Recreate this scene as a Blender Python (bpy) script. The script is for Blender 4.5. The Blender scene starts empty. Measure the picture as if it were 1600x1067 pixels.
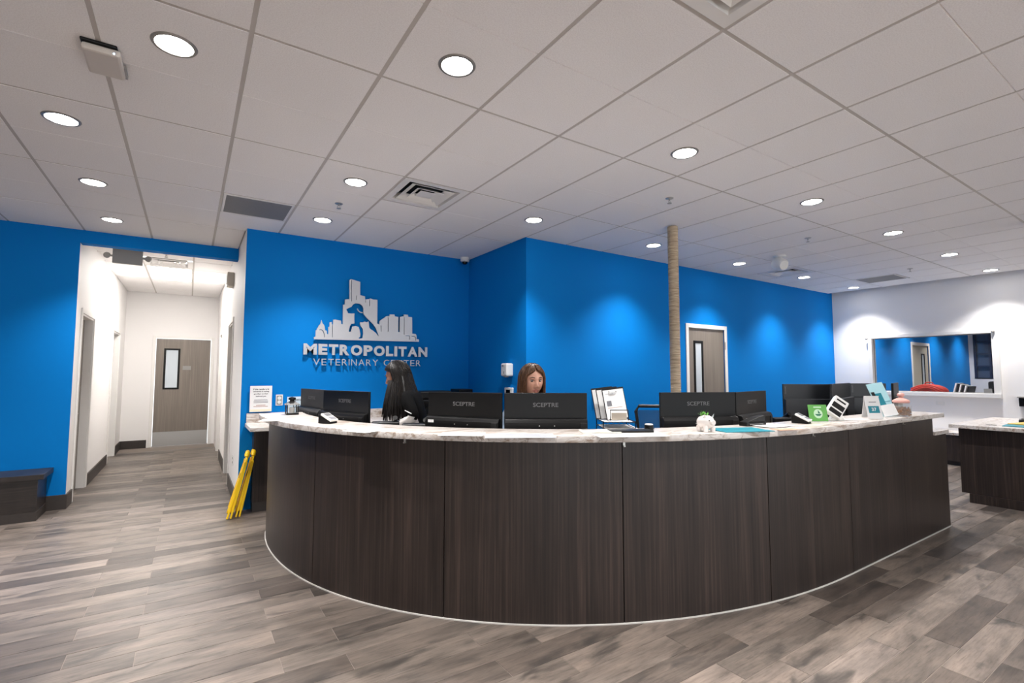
import bpy, bmesh, math, random
from mathutils import Vector, Matrix, noise
random.seed(11)
sc = bpy.context.scene
COL = sc.collection
R = math.radians

# ---------------------------------------------------------------- camera
CAMP = Vector((-0.187, -2.5054, 1.4526))
YAW, PITCH, ROLL, FPX = 0.5806, 0.0652, 0.0011, 767.31
_f = Vector((math.sin(YAW) * math.cos(PITCH), math.cos(YAW) * math.cos(PITCH), math.sin(PITCH)))
_r0 = Vector((math.cos(YAW), -math.sin(YAW), 0))
_u0 = _r0.cross(_f)
_r = math.cos(ROLL) * _r0 + math.sin(ROLL) * _u0
_u = -math.sin(ROLL) * _r0 + math.cos(ROLL) * _u0
cd = bpy.data.cameras.new('camera')
cd.sensor_width = 36
cd.lens = FPX / 1600 * 36
cd.clip_start = 0.05
cam = bpy.data.objects.new('camera', cd)
COL.objects.link(cam)
cam.matrix_world = Matrix(((_r.x, _u.x, -_f.x, CAMP.x), (_r.y, _u.y, -_f.y, CAMP.y), (_r.z, _u.z, -_f.z, CAMP.z), (0, 0, 0, 1)))
sc.camera = cam

# ---------------------------------------------------------------- world, light levels, exposure
W = bpy.data.worlds.new('daylight')
sc.world = W
W.use_nodes = True
W.node_tree.nodes['Background'].inputs[0].default_value = (0.92, 0.96, 1.0, 1)
W.node_tree.nodes['Background'].inputs[1].default_value = 1.1
SPOT_W = 135.0            # power of one recessed downlight
SPOT_COL = (1.0, 0.968, 0.94)
vs = sc.view_settings
vs.view_transform = 'Standard'
vs.look = 'None'
vs.exposure = 0.98
vs.gamma = 1.0
vs.use_curve_mapping = False

cy = sc.cycles
cy.max_bounces = 7; cy.diffuse_bounces = 4; cy.glossy_bounces = 3; cy.transmission_bounces = 4; cy.transparent_max_bounces = 6
cy.caustics_reflective = False; cy.caustics_refractive = False

# where a pixel of the survey meets a plane of the room (the survey is in 1600 x 1067 pixels)
def ray(u, v):
    return (_f * FPX + _r * (u - 800) - _u * (v - 533.5)).normalized()
def atz(u, v, z):
    d = ray(u, v); return CAMP + d * ((z - CAMP.z) / d.z)
def aty(u, v, y):
    d = ray(u, v); return CAMP + d * ((y - CAMP.y) / d.y)
def atx(u, v, x):
    d = ray(u, v); return CAMP + d * ((x - CAMP.x) / d.x)
def atd(u, v, dep):
    return CAMP + _f * dep + _r * ((u - 800) / FPX * dep) - _u * ((v - 533.5) / FPX * dep)
def topix(p):
    d = Vector(p) - CAMP; z = d.dot(_f)
    if z < 0.05: return None
    return (800 + FPX * d.dot(_r) / z, 533.5 - FPX * d.dot(_u) / z, z)

# ---------------------------------------------------------------- materials
def lin(c):
    return tuple(((x / 255) / 12.92 if x / 255 <= 0.04045 else ((x / 255 + 0.055) / 1.055) ** 2.4) for x in c) + (1,)
MATS = {}
def base_mat(name):
    m = bpy.data.materials.new(name); m.use_nodes = True
    MATS[name] = m
    return m, m.node_tree, m.node_tree.nodes['Principled BSDF']
def mat(name, col, rough=0.5, metal=0.0, spec=0.5, noise_amt=0.0, noise_scale=40, bump=0.0, bump_scale=200, **kw):
    m, nt, b = base_mat(name)
    c = lin(col)
    b.inputs['Base Color'].default_value = c
    b.inputs['Roughness'].default_value = rough
    b.inputs['Metallic'].default_value = metal
    b.inputs['Specular IOR Level'].default_value = spec
    tc = nt.nodes.new('ShaderNodeTexCoord')
    if noise_amt:
        n = nt.nodes.new('ShaderNodeTexNoise'); n.inputs['Scale'].default_value = noise_scale; n.inputs['Detail'].default_value = 4
        nt.links.new(tc.outputs['Object'], n.inputs['Vector'])
        mx = nt.nodes.new('ShaderNodeMix'); mx.data_type = 'RGBA'
        mx.inputs[6].default_value = tuple(x * (1 - noise_amt) for x in c[:3]) + (1,)
        mx.inputs[7].default_value = tuple(min(1, x * (1 + noise_amt)) for x in c[:3]) + (1,)
        nt.links.new(n.outputs['Fac'], mx.inputs[0]); nt.links.new(mx.outputs[2], b.inputs['Base Color'])
    if bump:
        n2 = nt.nodes.new('ShaderNodeTexNoise'); n2.inputs['Scale'].default_value = bump_scale; n2.inputs['Detail'].default_value = 3
        nt.links.new(tc.outputs['Object'], n2.inputs['Vector'])
        bp = nt.nodes.new('ShaderNodeBump'); bp.inputs['Strength'].default_value = bump; bp.inputs['Distance'].default_value = 0.002
        nt.links.new(n2.outputs['Fac'], bp.inputs['Height']); nt.links.new(bp.outputs['Normal'], b.inputs['Normal'])
    for k, v in kw.items():
        b.inputs[k.replace('_', ' ')].default_value = v
    return m
def emit_mat(name, col, strength):
    m, nt, b = base_mat(name)
    b.inputs['Base Color'].default_value = (0.8, 0.8, 0.8, 1)
    b.inputs['Emission Color'].default_value = col + (1,)
    b.inputs['Emission Strength'].default_value = strength
    return m
def glass_mat(name, col=(1, 1, 1), alpha=0.12, rough=0.02):
    m, nt, b = base_mat(name)
    b.inputs['Base Color'].default_value = col + (1,)
    b.inputs['Roughness'].default_value = rough
    b.inputs['Alpha'].default_value = alpha
    b.inputs['Specular IOR Level'].default_value = 0.6
    return m
def node(nt, kind, **kw):
    n = nt.nodes.new(kind)
    for k, v in kw.items(): setattr(n, k, v)
    return n
def mth(nt, op, a, b=None, c=None):
    n = nt.nodes.new('ShaderNodeMath'); n.operation = op
    for i, x in enumerate((a, b, c)):
        if x is None: continue
        if isinstance(x, (int, float)): n.inputs[i].default_value = x
        else: nt.links.new(x, n.inputs[i])
    return n.outputs[0]
def comb(nt, x, y, z):
    n = nt.nodes.new('ShaderNodeCombineXYZ')
    for i, q in enumerate((x, y, z)):
        if isinstance(q, (int, float)): n.inputs[i].default_value = q
        else: nt.links.new(q, n.inputs[i])
    return n.outputs[0]
def ramp(nt, fac, stops):
    n = nt.nodes.new('ShaderNodeValToRGB')
    e = n.color_ramp.elements
    while len(e) < len(stops): e.new(0.5)
    for i, (p, c) in enumerate(stops):
        e[i].position = p; e[i].color = c if len(c) == 4 else lin(c)
    nt.links.new(fac, n.inputs[0])
    return n.outputs[0]
def mixc(nt, fac, a, b, blend='MIX'):
    n = nt.nodes.new('ShaderNodeMix'); n.data_type = 'RGBA'; n.blend_type = blend
    for i, x in ((0, fac), (6, a), (7, b)):
        if isinstance(x, (int, float)): n.inputs[i].default_value = x
        elif isinstance(x, tuple): n.inputs[i].default_value = x
        else: nt.links.new(x, n.inputs[i])
    return n.outputs[2]

PL_L, PL_W, PL_X0, PL_Y0 = 0.9144, 0.157, 0.548, 0.807   # plank length, row pitch, joint and row origin
def plank_material():
    m, nt, b = base_mat('wood_look_plank')
    geo = node(nt, 'ShaderNodeNewGeometry')
    sep = node(nt, 'ShaderNodeSeparateXYZ'); nt.links.new(geo.outputs['Position'], sep.inputs[0])
    X, Y = sep.outputs[0], sep.outputs[1]
    row = mth(nt, 'FLOOR', mth(nt, 'DIVIDE', mth(nt, 'SUBTRACT', Y, PL_Y0), PL_W))
    odd = mth(nt, 'MODULO', mth(nt, 'ADD', row, 1001.0), 2.0)      # 0 for even rows counted from PL_Y0 downwards
    sh = mth(nt, 'MULTIPLY', odd, -0.295)
    colu = mth(nt, 'FLOOR', mth(nt, 'DIVIDE', mth(nt, 'SUBTRACT', mth(nt, 'SUBTRACT', X, PL_X0), sh), PL_L))
    wn = node(nt, 'ShaderNodeTexWhiteNoise', noise_dimensions='2D')
    nt.links.new(comb(nt, row, colu, 0.0), wn.inputs['Vector'])
    wv, wc = wn.outputs['Value'], wn.outputs['Color']
    sc3 = node(nt, 'ShaderNodeSeparateXYZ'); nt.links.new(wc, sc3.inputs[0])
    ox = mth(nt, 'MULTIPLY', sc3.outputs[0], 37.0); oy = mth(nt, 'MULTIPLY', sc3.outputs[1], 53.0)
    # broad cloudy tone along the board
    n1 = node(nt, 'ShaderNodeTexNoise'); n1.inputs['Scale'].default_value = 1.0; n1.inputs['Detail'].default_value = 5; n1.inputs['Roughness'].default_value = 0.6
    nt.links.new(comb(nt, mth(nt, 'ADD', mth(nt, 'MULTIPLY', X, 2.6), ox), mth(nt, 'ADD', mth(nt, 'MULTIPLY', Y, 11.0), oy), 0.0), n1.inputs['Vector'])
    # fine grain
    n2 = node(nt, 'ShaderNodeTexNoise'); n2.inputs['Scale'].default_value = 1.0; n2.inputs['Detail'].default_value = 6; n2.inputs['Roughness'].default_value = 0.7
    nt.links.new(comb(nt, mth(nt, 'ADD', mth(nt, 'MULTIPLY', X, 7.0), oy), mth(nt, 'ADD', mth(nt, 'MULTIPLY', Y, 95.0), ox), 0.0), n2.inputs['Vector'])
    # dark smudges
    n3 = node(nt, 'ShaderNodeTexNoise'); n3.inputs['Scale'].default_value = 1.0; n3.inputs['Detail'].default_value = 4; n3.inputs['Distortion'].default_value = 0.6
    nt.links.new(comb(nt, mth(nt, 'ADD', mth(nt, 'MULTIPLY', X, 3.2), oy), mth(nt, 'ADD', mth(nt, 'MULTIPLY', Y, 9.0), ox), 3.0), n3.inputs['Vector'])
    tone = ramp(nt, wv, [(0.0, (72, 64, 59)), (0.22, (92, 83, 77)), (0.5, (106, 97, 90)), (0.8, (122, 111, 103)), (0.9, (128, 117, 110)), (1.0, (76, 69, 64))])
    cloud = ramp(nt, n1.outputs['Fac'], [(0.28, (0.42, 0.42, 0.42, 1)), (0.48, (0.9, 0.9, 0.9, 1)), (0.7, (1.3, 1.27, 1.24, 1))])
    c = mixc(nt, 1.0, tone, cloud, 'MULTIPLY')
    grain = ramp(nt, n2.outputs['Fac'], [(0.3, (0.55, 0.53, 0.52, 1)), (0.5, (1, 1, 1, 1)), (0.75, (1.15, 1.15, 1.15, 1))])
    c = mixc(nt, 0.95, c, mixc(nt, 1.0, c, grain, 'MULTIPLY'))
    sm = ramp(nt, n3.outputs['Fac'], [(0.56, (0, 0, 0, 1)), (0.70, (1, 1, 1, 1))])
    c = mixc(nt, mth(nt, 'MULTIPLY', sm, 0.8), c, lin((54, 51, 49)))
    nt.links.new(c, b.inputs['Base Color'])
    b.inputs['Roughness'].default_value = 0.42
    b.inputs['Specular IOR Level'].default_value = 0.45
    bp = node(nt, 'ShaderNodeBump'); bp.inputs['Strength'].default_value = 0.15; bp.inputs['Distance'].default_value = 0.002
    nt.links.new(n2.outputs['Fac'], bp.inputs['Height']); nt.links.new(bp.outputs['Normal'], b.inputs['Normal'])
    return m
def laminate(name, dark, light, horiz=False):
    m, nt, b = base_mat(name)
    geo = node(nt, 'ShaderNodeNewGeometry')
    mp = node(nt, 'ShaderNodeMapping')
    mp.inputs['Scale'].default_value = (3, 3, 90) if horiz else (75, 75, 1.1)
    nt.links.new(geo.outputs['Position'], mp.inputs['Vector'])
    n = node(nt, 'ShaderNodeTexNoise'); n.inputs['Scale'].default_value = 1.0; n.inputs['Detail'].default_value = 5; n.inputs['Roughness'].default_value = 0.65
    nt.links.new(mp.outputs[0], n.inputs['Vector'])
    mp2 = node(nt, 'ShaderNodeMapping'); mp2.inputs['Scale'].default_value = (9, 9, 0.6)
    nt.links.new(geo.outputs['Position'], mp2.inputs['Vector'])
    n2 = node(nt, 'ShaderNodeTexNoise'); n2.inputs['Scale'].default_value = 1.0; n2.inputs['Detail'].default_value = 3
    nt.links.new(mp2.outputs[0], n2.inputs['Vector'])
    f = mth(nt, 'ADD', mth(nt, 'MULTIPLY', n.outputs['Fac'], 0.7), mth(nt, 'MULTIPLY', n2.outputs['Fac'], 0.3))
    c = ramp(nt, f, [(0.3, dark), (0.52, tuple((a + q) / 2 for a, q in zip(dark, light))), (0.72, light)])
    nt.links.new(c, b.inputs['Base Color'])
    b.inputs['Roughness'].default_value = 0.4
    b.inputs['Specular IOR Level'].default_value = 0.5
    return m
def marble():
    m, nt, b = base_mat('veined_marble')
    geo = node(nt, 'ShaderNodeNewGeometry')
    mp = node(nt, 'ShaderNodeMapping'); mp.inputs['Rotation'].default_value = (0.5, 0.4, 0.6); mp.inputs['Scale'].default_value = (2.2, 7, 7)
    nt.links.new(geo.outputs['Position'], mp.inputs['Vector'])
    n = node(nt, 'ShaderNodeTexNoise'); n.inputs['Scale'].default_value = 1.6; n.inputs['Detail'].default_value = 8; n.inputs['Distortion'].default_value = 1.2
    nt.links.new(mp.outputs[0], n.inputs['Vector'])
    c = ramp(nt, n.outputs['Fac'], [(0.33, (172, 158, 146)), (0.43, (204, 197, 191)), (0.52, (220, 215, 211)), (0.6, (192, 181, 172)), (0.66, (148, 126, 108)), (0.7, (206, 198, 191))])
    n2 = node(nt, 'ShaderNodeTexNoise'); n2.inputs['Scale'].default_value = 0.9; n2.inputs['Detail'].default_value = 10; n2.inputs['Distortion'].default_value = 2.2
    nt.links.new(mp.outputs[0], n2.inputs['Vector'])
    v = ramp(nt, n2.outputs['Fac'], [(0.485, (0, 0, 0, 1)), (0.5, (1, 1, 1, 1)), (0.515, (0, 0, 0, 1))])
    c = mixc(nt, mth(nt, 'MULTIPLY', v, 0.65), c, lin((112, 88, 66)))
    nt.links.new(c, b.inputs['Base Color'])
    b.inputs['Roughness'].default_value = 0.28
    return m
def tile_material():
    m, nt, b = base_mat('ceiling_tile_board')
    tc = node(nt, 'ShaderNodeTexCoord')
    n = node(nt, 'ShaderNodeTexNoise'); n.inputs['Scale'].default_value = 160; n.inputs['Detail'].default_value = 4
    nt.links.new(tc.outputs['Object'], n.inputs['Vector'])
    c = ramp(nt, n.outputs['Fac'], [(0.35, (240, 237, 236)), (0.6, (250, 248, 247))])
    nt.links.new(c, b.inputs['Base Color'])
    b.inputs['Roughness'].default_value = 0.9; b.inputs['Specular IOR Level'].default_value = 0.1
    bp = node(nt, 'ShaderNodeBump'); bp.inputs['Strength'].default_value = 0.35; bp.inputs['Distance'].default_value = 0.002
    nt.links.new(n.outputs['Fac'], bp.inputs['Height']); nt.links.new(bp.outputs['Normal'], b.inputs['Normal'])
    return m
def rope_material():
    m, nt, b = base_mat('sisal_rope')
    tc = node(nt, 'ShaderNodeTexCoord')
    mp = node(nt, 'ShaderNodeMapping'); mp.inputs['Scale'].default_value = (7, 7, 120)
    nt.links.new(tc.outputs['Object'], mp.inputs['Vector'])
    n = node(nt, 'ShaderNodeTexNoise'); n.inputs['Scale'].default_value = 1.0; n.inputs['Detail'].default_value = 4
    nt.links.new(mp.outputs[0], n.inputs['Vector'])
    c = ramp(nt, n.outputs['Fac'], [(0.3, (158, 140, 118)), (0.5, (192, 174, 150)), (0.7, (212, 196, 172))])
    nt.links.new(c, b.inputs['Base Color']); b.inputs['Roughness'].default_value = 0.9
    return m
def hair_material(name, dark, light, rough=0.35):
    m, nt, b = base_mat(name)
    tc = node(nt, 'ShaderNodeTexCoord')
    mp = node(nt, 'ShaderNodeMapping'); mp.inputs['Scale'].default_value = (120, 120, 5)
    nt.links.new(tc.outputs['Object'], mp.inputs['Vector'])
    n = node(nt, 'ShaderNodeTexNoise'); n.inputs['Scale'].default_value = 1.0; n.inputs['Detail'].default_value = 4
    nt.links.new(mp.outputs[0], n.inputs['Vector'])
    c = ramp(nt, n.outputs['Fac'], [(0.3, dark), (0.75, light)])
    nt.links.new(c, b.inputs['Base Color']); b.inputs['Roughness'].default_value = rough; b.inputs['Specular IOR Level'].default_value = 0.3
    bp = node(nt, 'ShaderNodeBump'); bp.inputs['Strength'].default_value = 0.5; bp.inputs['Distance'].default_value = 0.004
    nt.links.new(n.outputs['Fac'], bp.inputs['Height']); nt.links.new(bp.outputs['Normal'], b.inputs['Normal'])
    return m

M_PLANK = plank_material()
M_TILE = tile_material()
M_ROPE = rope_material()
M_MARBLE = marble()
M_LAM = laminate('dark_woodgrain_laminate', (17, 13, 12), (74, 60, 54))
M_LAMH = laminate('dark_woodgrain_laminate_horizontal', (26, 21, 19), (64, 54, 49), True)
M_DOOR = laminate('grey_oak_veneer', (112, 103, 95), (146, 136, 126))
M_GROUT = mat('pale_grout', (138, 127, 119), 0.8)
M_BLUE = mat('blue_wall_paint', (0, 122, 204), 0.7, spec=0.12, bump=0.12, bump_scale=260)
M_WHITE = mat('white_wall_paint', (241, 239, 238), 0.6, spec=0.3, bump=0.1, bump_scale=260)
M_TRIM = mat('white_trim_paint', (236, 234, 231), 0.4)
M_BAR = mat('ceiling_grid_metal', (196, 190, 184), 0.5)
M_BASEB = mat('charcoal_rubber_base', (56, 50, 47), 0.5, noise_amt=0.15, noise_scale=30)
M_BLACK = mat('black_plastic', (7, 7, 8), 0.4, spec=0.3, bump=0.08, bump_scale=400)
M_BLACK2 = mat('charcoal_plastic', (17, 17, 18), 0.45, spec=0.35, bump=0.1, bump_scale=400)
M_GLOSSBLK = mat('glossy_black', (10, 10, 12), 0.12)
M_WPLAST = mat('white_plastic', (232, 232, 230), 0.35)
M_GPLAST = mat('grey_plastic', (150, 148, 145), 0.5)
M_STEEL = mat('brushed_steel', (190, 188, 184), 0.32, 1.0)
M_ALU = mat('satin_aluminium', (196, 196, 200), 0.42, 0.75)
M_YELLOW = mat('yellow_plastic', (250, 206, 10), 0.4)
M_PAPER = mat('white_paper', (238, 238, 238), 0.7)
M_INK = mat('black_ink', (25, 25, 28), 0.8)
M_GINK = mat('grey_ink', (120, 120, 126), 0.8)
M_TEAL = mat('teal_print', (20, 132, 150), 0.5)
M_GREEN = mat('green_print', (92, 164, 74), 0.45)
M_GLASS = glass_mat('clear_glass', (0.12, 0.14, 0.16), alpha=0.06)
M_LENS = emit_mat('lit_downlight_lens', (1.0, 0.98, 0.95), 14.0)
M_DARK = mat('dark_void', (12, 12, 12), 0.8)
M_RETURN = mat('grey_perforated_grille', (128, 127, 127), 0.6, noise_amt=0.35, noise_scale=320)

# ---------------------------------------------------------------- mesh helpers
class MB:
    def __init__(s): s.v = []; s.f = []
    def add(s, vs_, fs_, M=None):
        o = len(s.v)
        s.v += [tuple(M @ Vector(p)) if M is not None else tuple(p) for p in vs_]
        s.f += [tuple(i + o for i in q) for q in fs_]
        return s
    def box(s, x0, y0, z0, x1, y1, z1, M=None):
        if x0 > x1: x0, x1 = x1, x0
        if y0 > y1: y0, y1 = y1, y0
        if z0 > z1: z0, z1 = z1, z0
        return s.add([(x0, y0, z0), (x1, y0, z0), (x1, y1, z0), (x0, y1, z0), (x0, y0, z1), (x1, y0, z1), (x1, y1, z1), (x0, y1, z1)],
                     [(0, 3, 2, 1), (4, 5, 6, 7), (0, 1, 5, 4), (1, 2, 6, 5), (2, 3, 7, 6), (3, 0, 4, 7)], M)
    def prism(s, poly, z0, z1, M=None):
        n = len(poly)
        a = sum(poly[i][0] * poly[(i + 1) % n][1] - poly[(i + 1) % n][0] * poly[i][1] for i in range(n))
        if a < 0: poly = poly[::-1]
        return s.add([(p[0], p[1], z0) for p in poly] + [(p[0], p[1], z1) for p in poly],
                     [tuple(range(n - 1, -1, -1)), tuple(range(n, 2 * n))] + [(i, (i + 1) % n, n + (i + 1) % n, n + i) for i in range(n)], M)
    def lathe(s, prof, n=24, c=(0, 0, 0), M=None):
        vs_, fs_ = [], []
        for (r, z) in prof:
            for k in range(n):
                a = 2 * math.pi * k / n
                vs_.append((c[0] + r * math.cos(a), c[1] + r * math.sin(a), c[2] + z))
        for j in range(len(prof) - 1):
            for k in range(n):
                k2 = (k + 1) % n
                fs_.append((j * n + k, j * n + k2, (j + 1) * n + k2, (j + 1) * n + k))
        if prof[0][0] > 1e-6: fs_.append(tuple(range(n - 1, -1, -1)))
        if prof[-1][0] > 1e-6: fs_.append(tuple((len(prof) - 1) * n + k for k in range(n)))
        return s.add(vs_, fs_, M)
    def tube(s, pts, r, n=8, M=None, rs=None):
        pts = [Vector(p) for p in pts]
        vs_, fs_ = [], []
        up = Vector((0, 0, 1))
        for i, p in enumerate(pts):
            t = (pts[min(i + 1, len(pts) - 1)] - pts[max(i - 1, 0)]).normalized()
            a = t.cross(up)
            if a.length < 1e-3: a = t.cross(Vector((1, 0, 0)))
            a.normalize(); b = t.cross(a)
            rr = rs[i] if rs else r
            for k in range(n):
                q = 2 * math.pi * k / n
                vs_.append(p + (a * math.cos(q) + b * math.sin(q)) * rr)
        for i in range(len(pts) - 1):
            for k in range(n):
                k2 = (k + 1) % n
                fs_.append((i * n + k, i * n + k2, (i + 1) * n + k2, (i + 1) * n + k))
        fs_.append(tuple(range(n - 1, -1, -1))); fs_.append(tuple((len(pts) - 1) * n + k for k in range(n)))
        return s.add(vs_, fs_, M)
    def ball(s, c, rx, ry=None, rz=None, n=16, m=10, M=None):
        ry = ry or rx; rz = rz or rx
        vs_, fs_ = [], []
        for j in range(m + 1):
            t = math.pi * j / m
            for k in range(n):
                a = 2 * math.pi * k / n
                vs_.append((c[0] + rx * math.sin(t) * math.cos(a), c[1] + ry * math.sin(t) * math.sin(a), c[2] - rz * math.cos(t)))
        for j in range(m):
            for k in range(n):
                k2 = (k + 1) % n
                fs_.append((j * n + k, j * n + k2, (j + 1) * n + k2, (j + 1) * n + k))
        return s.add(vs_, fs_, M)
    def mesh(s, name, smooth=False, bevel=0.0, seg=2, weld=True):
        me = bpy.data.meshes.new(name)
        bm = bmesh.new()
        bv = [bm.verts.new(p) for p in s.v]
        for q in s.f:
            q2 = []
            for i in q:
                if i not in q2: q2.append(i)
            if len(q2) > 2:
                try: bm.faces.new([bv[i] for i in q2])
                except ValueError: pass
        if weld: bmesh.ops.remove_doubles(bm, verts=bm.verts, dist=1e-6)
        bmesh.ops.dissolve_degenerate(bm, edges=bm.edges, dist=1e-7)
        bmesh.ops.recalc_face_normals(bm, faces=bm.faces)
        if bevel:
            es = [e for e in bm.edges if len(e.link_faces) == 2 and e.calc_face_angle(0) > R(28)]
            bmesh.ops.bevel(bm, geom=es, offset=bevel, segments=seg, affect='EDGES', profile=0.5, clamp_overlap=True)
        bm.to_mesh(me); bm.free()
        if smooth:
            for p in me.polygons: p.use_smooth = True
            try: me.set_sharp_from_angle(angle=R(smooth if smooth is not True else 40))
            except Exception: pass
        return me
    def build(s, name, m, parent=None, smooth=False, bevel=0.0, seg=2, weld=True):
        return put(name, s.mesh(name, smooth, bevel, seg, weld), m, parent)
def put(name, me, m, parent=None):
    if m is not None and not me.materials: me.materials.append(m)
    o = bpy.data.objects.new(name, me)
    COL.objects.link(o)
    if parent is not None: o.parent = parent
    return o
def tag(o, label, cat, group=None, kind=None):
    o['label'] = label; o['category'] = cat
    if group: o['group'] = group
    if kind: o['kind'] = kind
    return o
def thing(name, label, cat, loc=(0, 0, 0), rz=0.0, group=None, kind=None):
    o = bpy.data.objects.new(name, None); COL.objects.link(o)
    o.empty_display_size = 0.1
    o.location = loc; o.rotation_euler = (0, 0, rz)
    return tag(o, label, cat, group, kind)
def dup(root, label, loc=None, rz=None, parent=None):
    r = root.copy(); COL.objects.link(r)
    if loc is not None: r.location = loc
    if rz is not None: r.rotation_euler = (0, 0, rz)
    if label: r['label'] = label
    def kids(a, b):
        for ch in list(a.children):
            c = ch.copy(); COL.objects.link(c); c.parent = b
            kids(ch, c)
    kids(root, r)
    return r
def B(name, m, x0, y0, z0, x1, y1, z1, parent=None, bevel=0.0, M=None):
    return MB().box(x0, y0, z0, x1, y1, z1, M).build(name, m, parent, bevel=bevel)
_tcache = {}
def text_mesh(s, size=1.0, depth=0.01, offset=0.0, align='LEFT', shear=0.0):
    key = (s, size, depth, offset, align, shear)
    if key in _tcache: return _tcache[key].copy()
    cu = bpy.data.curves.new('txt', 'FONT')
    cu.body = s; cu.size = size; cu.extrude = depth / 2; cu.offset = offset; cu.align_x = align; cu.shear = shear
    cu.resolution_u = 4
    o = bpy.data.objects.new('txt', cu); COL.objects.link(o)
    bpy.context.view_layer.update()
    me = bpy.data.meshes.new_from_object(o.evaluated_get(bpy.context.evaluated_depsgraph_get()))
    bpy.data.objects.remove(o); bpy.data.curves.remove(cu)
    me.materials.clear()
    _tcache[key] = me
    return me.copy()
def bounds(me):
    xs = [v.co.x for v in me.vertices]; ys = [v.co.y for v in me.vertices]; zs = [v.co.z for v in me.vertices]
    return min(xs), max(xs), min(ys), max(ys), min(zs), max(zs)
def text_box(name, s, m, parent, M, x0, x1, y0, y1, depth=0.002, offset=0.0):
    """lettering stretched to a box of the local XY plane, rising along local +Z"""
    me = text_mesh(s, 1.0, 0.02, offset)
    a = bounds(me)
    for v in me.vertices:
        x = x0 + (v.co.x - a[0]) / (a[1] - a[0]) * (x1 - x0)
        y = y0 + (v.co.y - a[2]) / (a[3] - a[2]) * (y1 - y0)
        z = (v.co.z - a[4]) / (a[5] - a[4]) * depth
        v.co = M @ Vector((x, y, z))
    return put(name, me, m, parent)
def frame_of(origin, right, up):
    r = Vector(right).normalized(); u = Vector(up).normalized(); n = r.cross(u)
    return Matrix(((r.x, u.x, n.x, origin[0]), (r.y, u.y, n.y, origin[1]), (r.z, u.z, n.z, origin[2]), (0, 0, 0, 1)))

# ================================================================ THE ROOM
CZ = 3.048          # ceiling height
T = 0.6096          # ceiling module
def S(o, label, cat):
    return tag(o, label, cat, kind='structure')

# ---- floor: base slab with every plank laid on it
floor = B('floor', M_GROUT, -6.0, -7.6, -0.12, 18.9, 9.7, -0.0025)
S(floor, 'wood-look plank floor with pale grout joints across the whole room', 'floor')

# ---- reception desk plan: travelling from the hallway end round the curve to the right end, staff side on the left
def desk_path():
    pts = [Vector((0.475, 2.66)), Vector((0.447, 2.55)), Vector((0.428, 2.38))]
    xc, yc, a, b, n = 3.9, 2.2, 3.48, 2.99, 2.2
    for k in range(0, 121):
        t = math.pi / 2 * k / 120
        pts.append(Vector((xc - a * max(0, math.cos(t)) ** (2 / n), yc - b * max(0, math.sin(t)) ** (2 / n))))
    pts.append(Vector((6.2, -0.79)))
    return pts
_raw = desk_path()
_len = [0.0]
for i in range(1, len(_raw)): _len.append(_len[-1] + (_raw[i] - _raw[i - 1]).length)
def desk_at(s):
    s = max(0, min(s, _len[-1] - 1e-6))
    for i in range(1, len(_raw)):
        if _len[i] >= s:
            t = (s - _len[i - 1]) / max(1e-9, _len[i] - _len[i - 1])
            return _raw[i - 1].lerp(_raw[i], t)
def desk_n(s):
    d = desk_at(s + 0.06) - desk_at(s - 0.06); d.normalize()
    return Vector((-d.y, d.x)), d
def desk_s(x, y):
    best = (9e9, 0)
    s = 0.0
    while s < _len[-1]:
        d = (desk_at(s) - Vector((x, y))).length
        if d < best[0]: best = (d, s)
        s += 0.01
    return best[1]
S_END = desk_s(5.975, -0.79)
S_NOTCH = desk_s(5.64, -0.79)
def strip(o0, o1, s0, s1, z0, z1, mb=None, step=0.05):
    mb = mb or MB()
    n = max(1, int(math.ceil((s1 - s0) / step)))
    vs_, fs_ = [], []
    for i in range(n + 1):
        s = s0 + (s1 - s0) * i / n
        p = desk_at(s); nn, _ = desk_n(s)
        a = p + nn * o0; b = p + nn * o1
        vs_ += [(a.x, a.y, z0), (b.x, b.y, z0), (b.x, b.y, z1), (a.x, a.y, z1)]
    for i in range(n):
        k = i * 4; j = k + 4
        fs_ += [(k, j, j + 3, k + 3), (k + 1, k + 2, j + 2, j + 1), (k + 3, j + 3, j + 2, k + 2), (k, k + 1, j + 1, j)]
    fs_ += [(0, 3, 2, 1), (n * 4, n * 4 + 1, n * 4 + 2, n * 4 + 3)]
    return mb.add(vs_, fs_)
DESK_POLY = [(desk_at(s * 0.1).x, desk_at(s * 0.1).y) for s in range(int(S_END / 0.1) + 1)]

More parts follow.
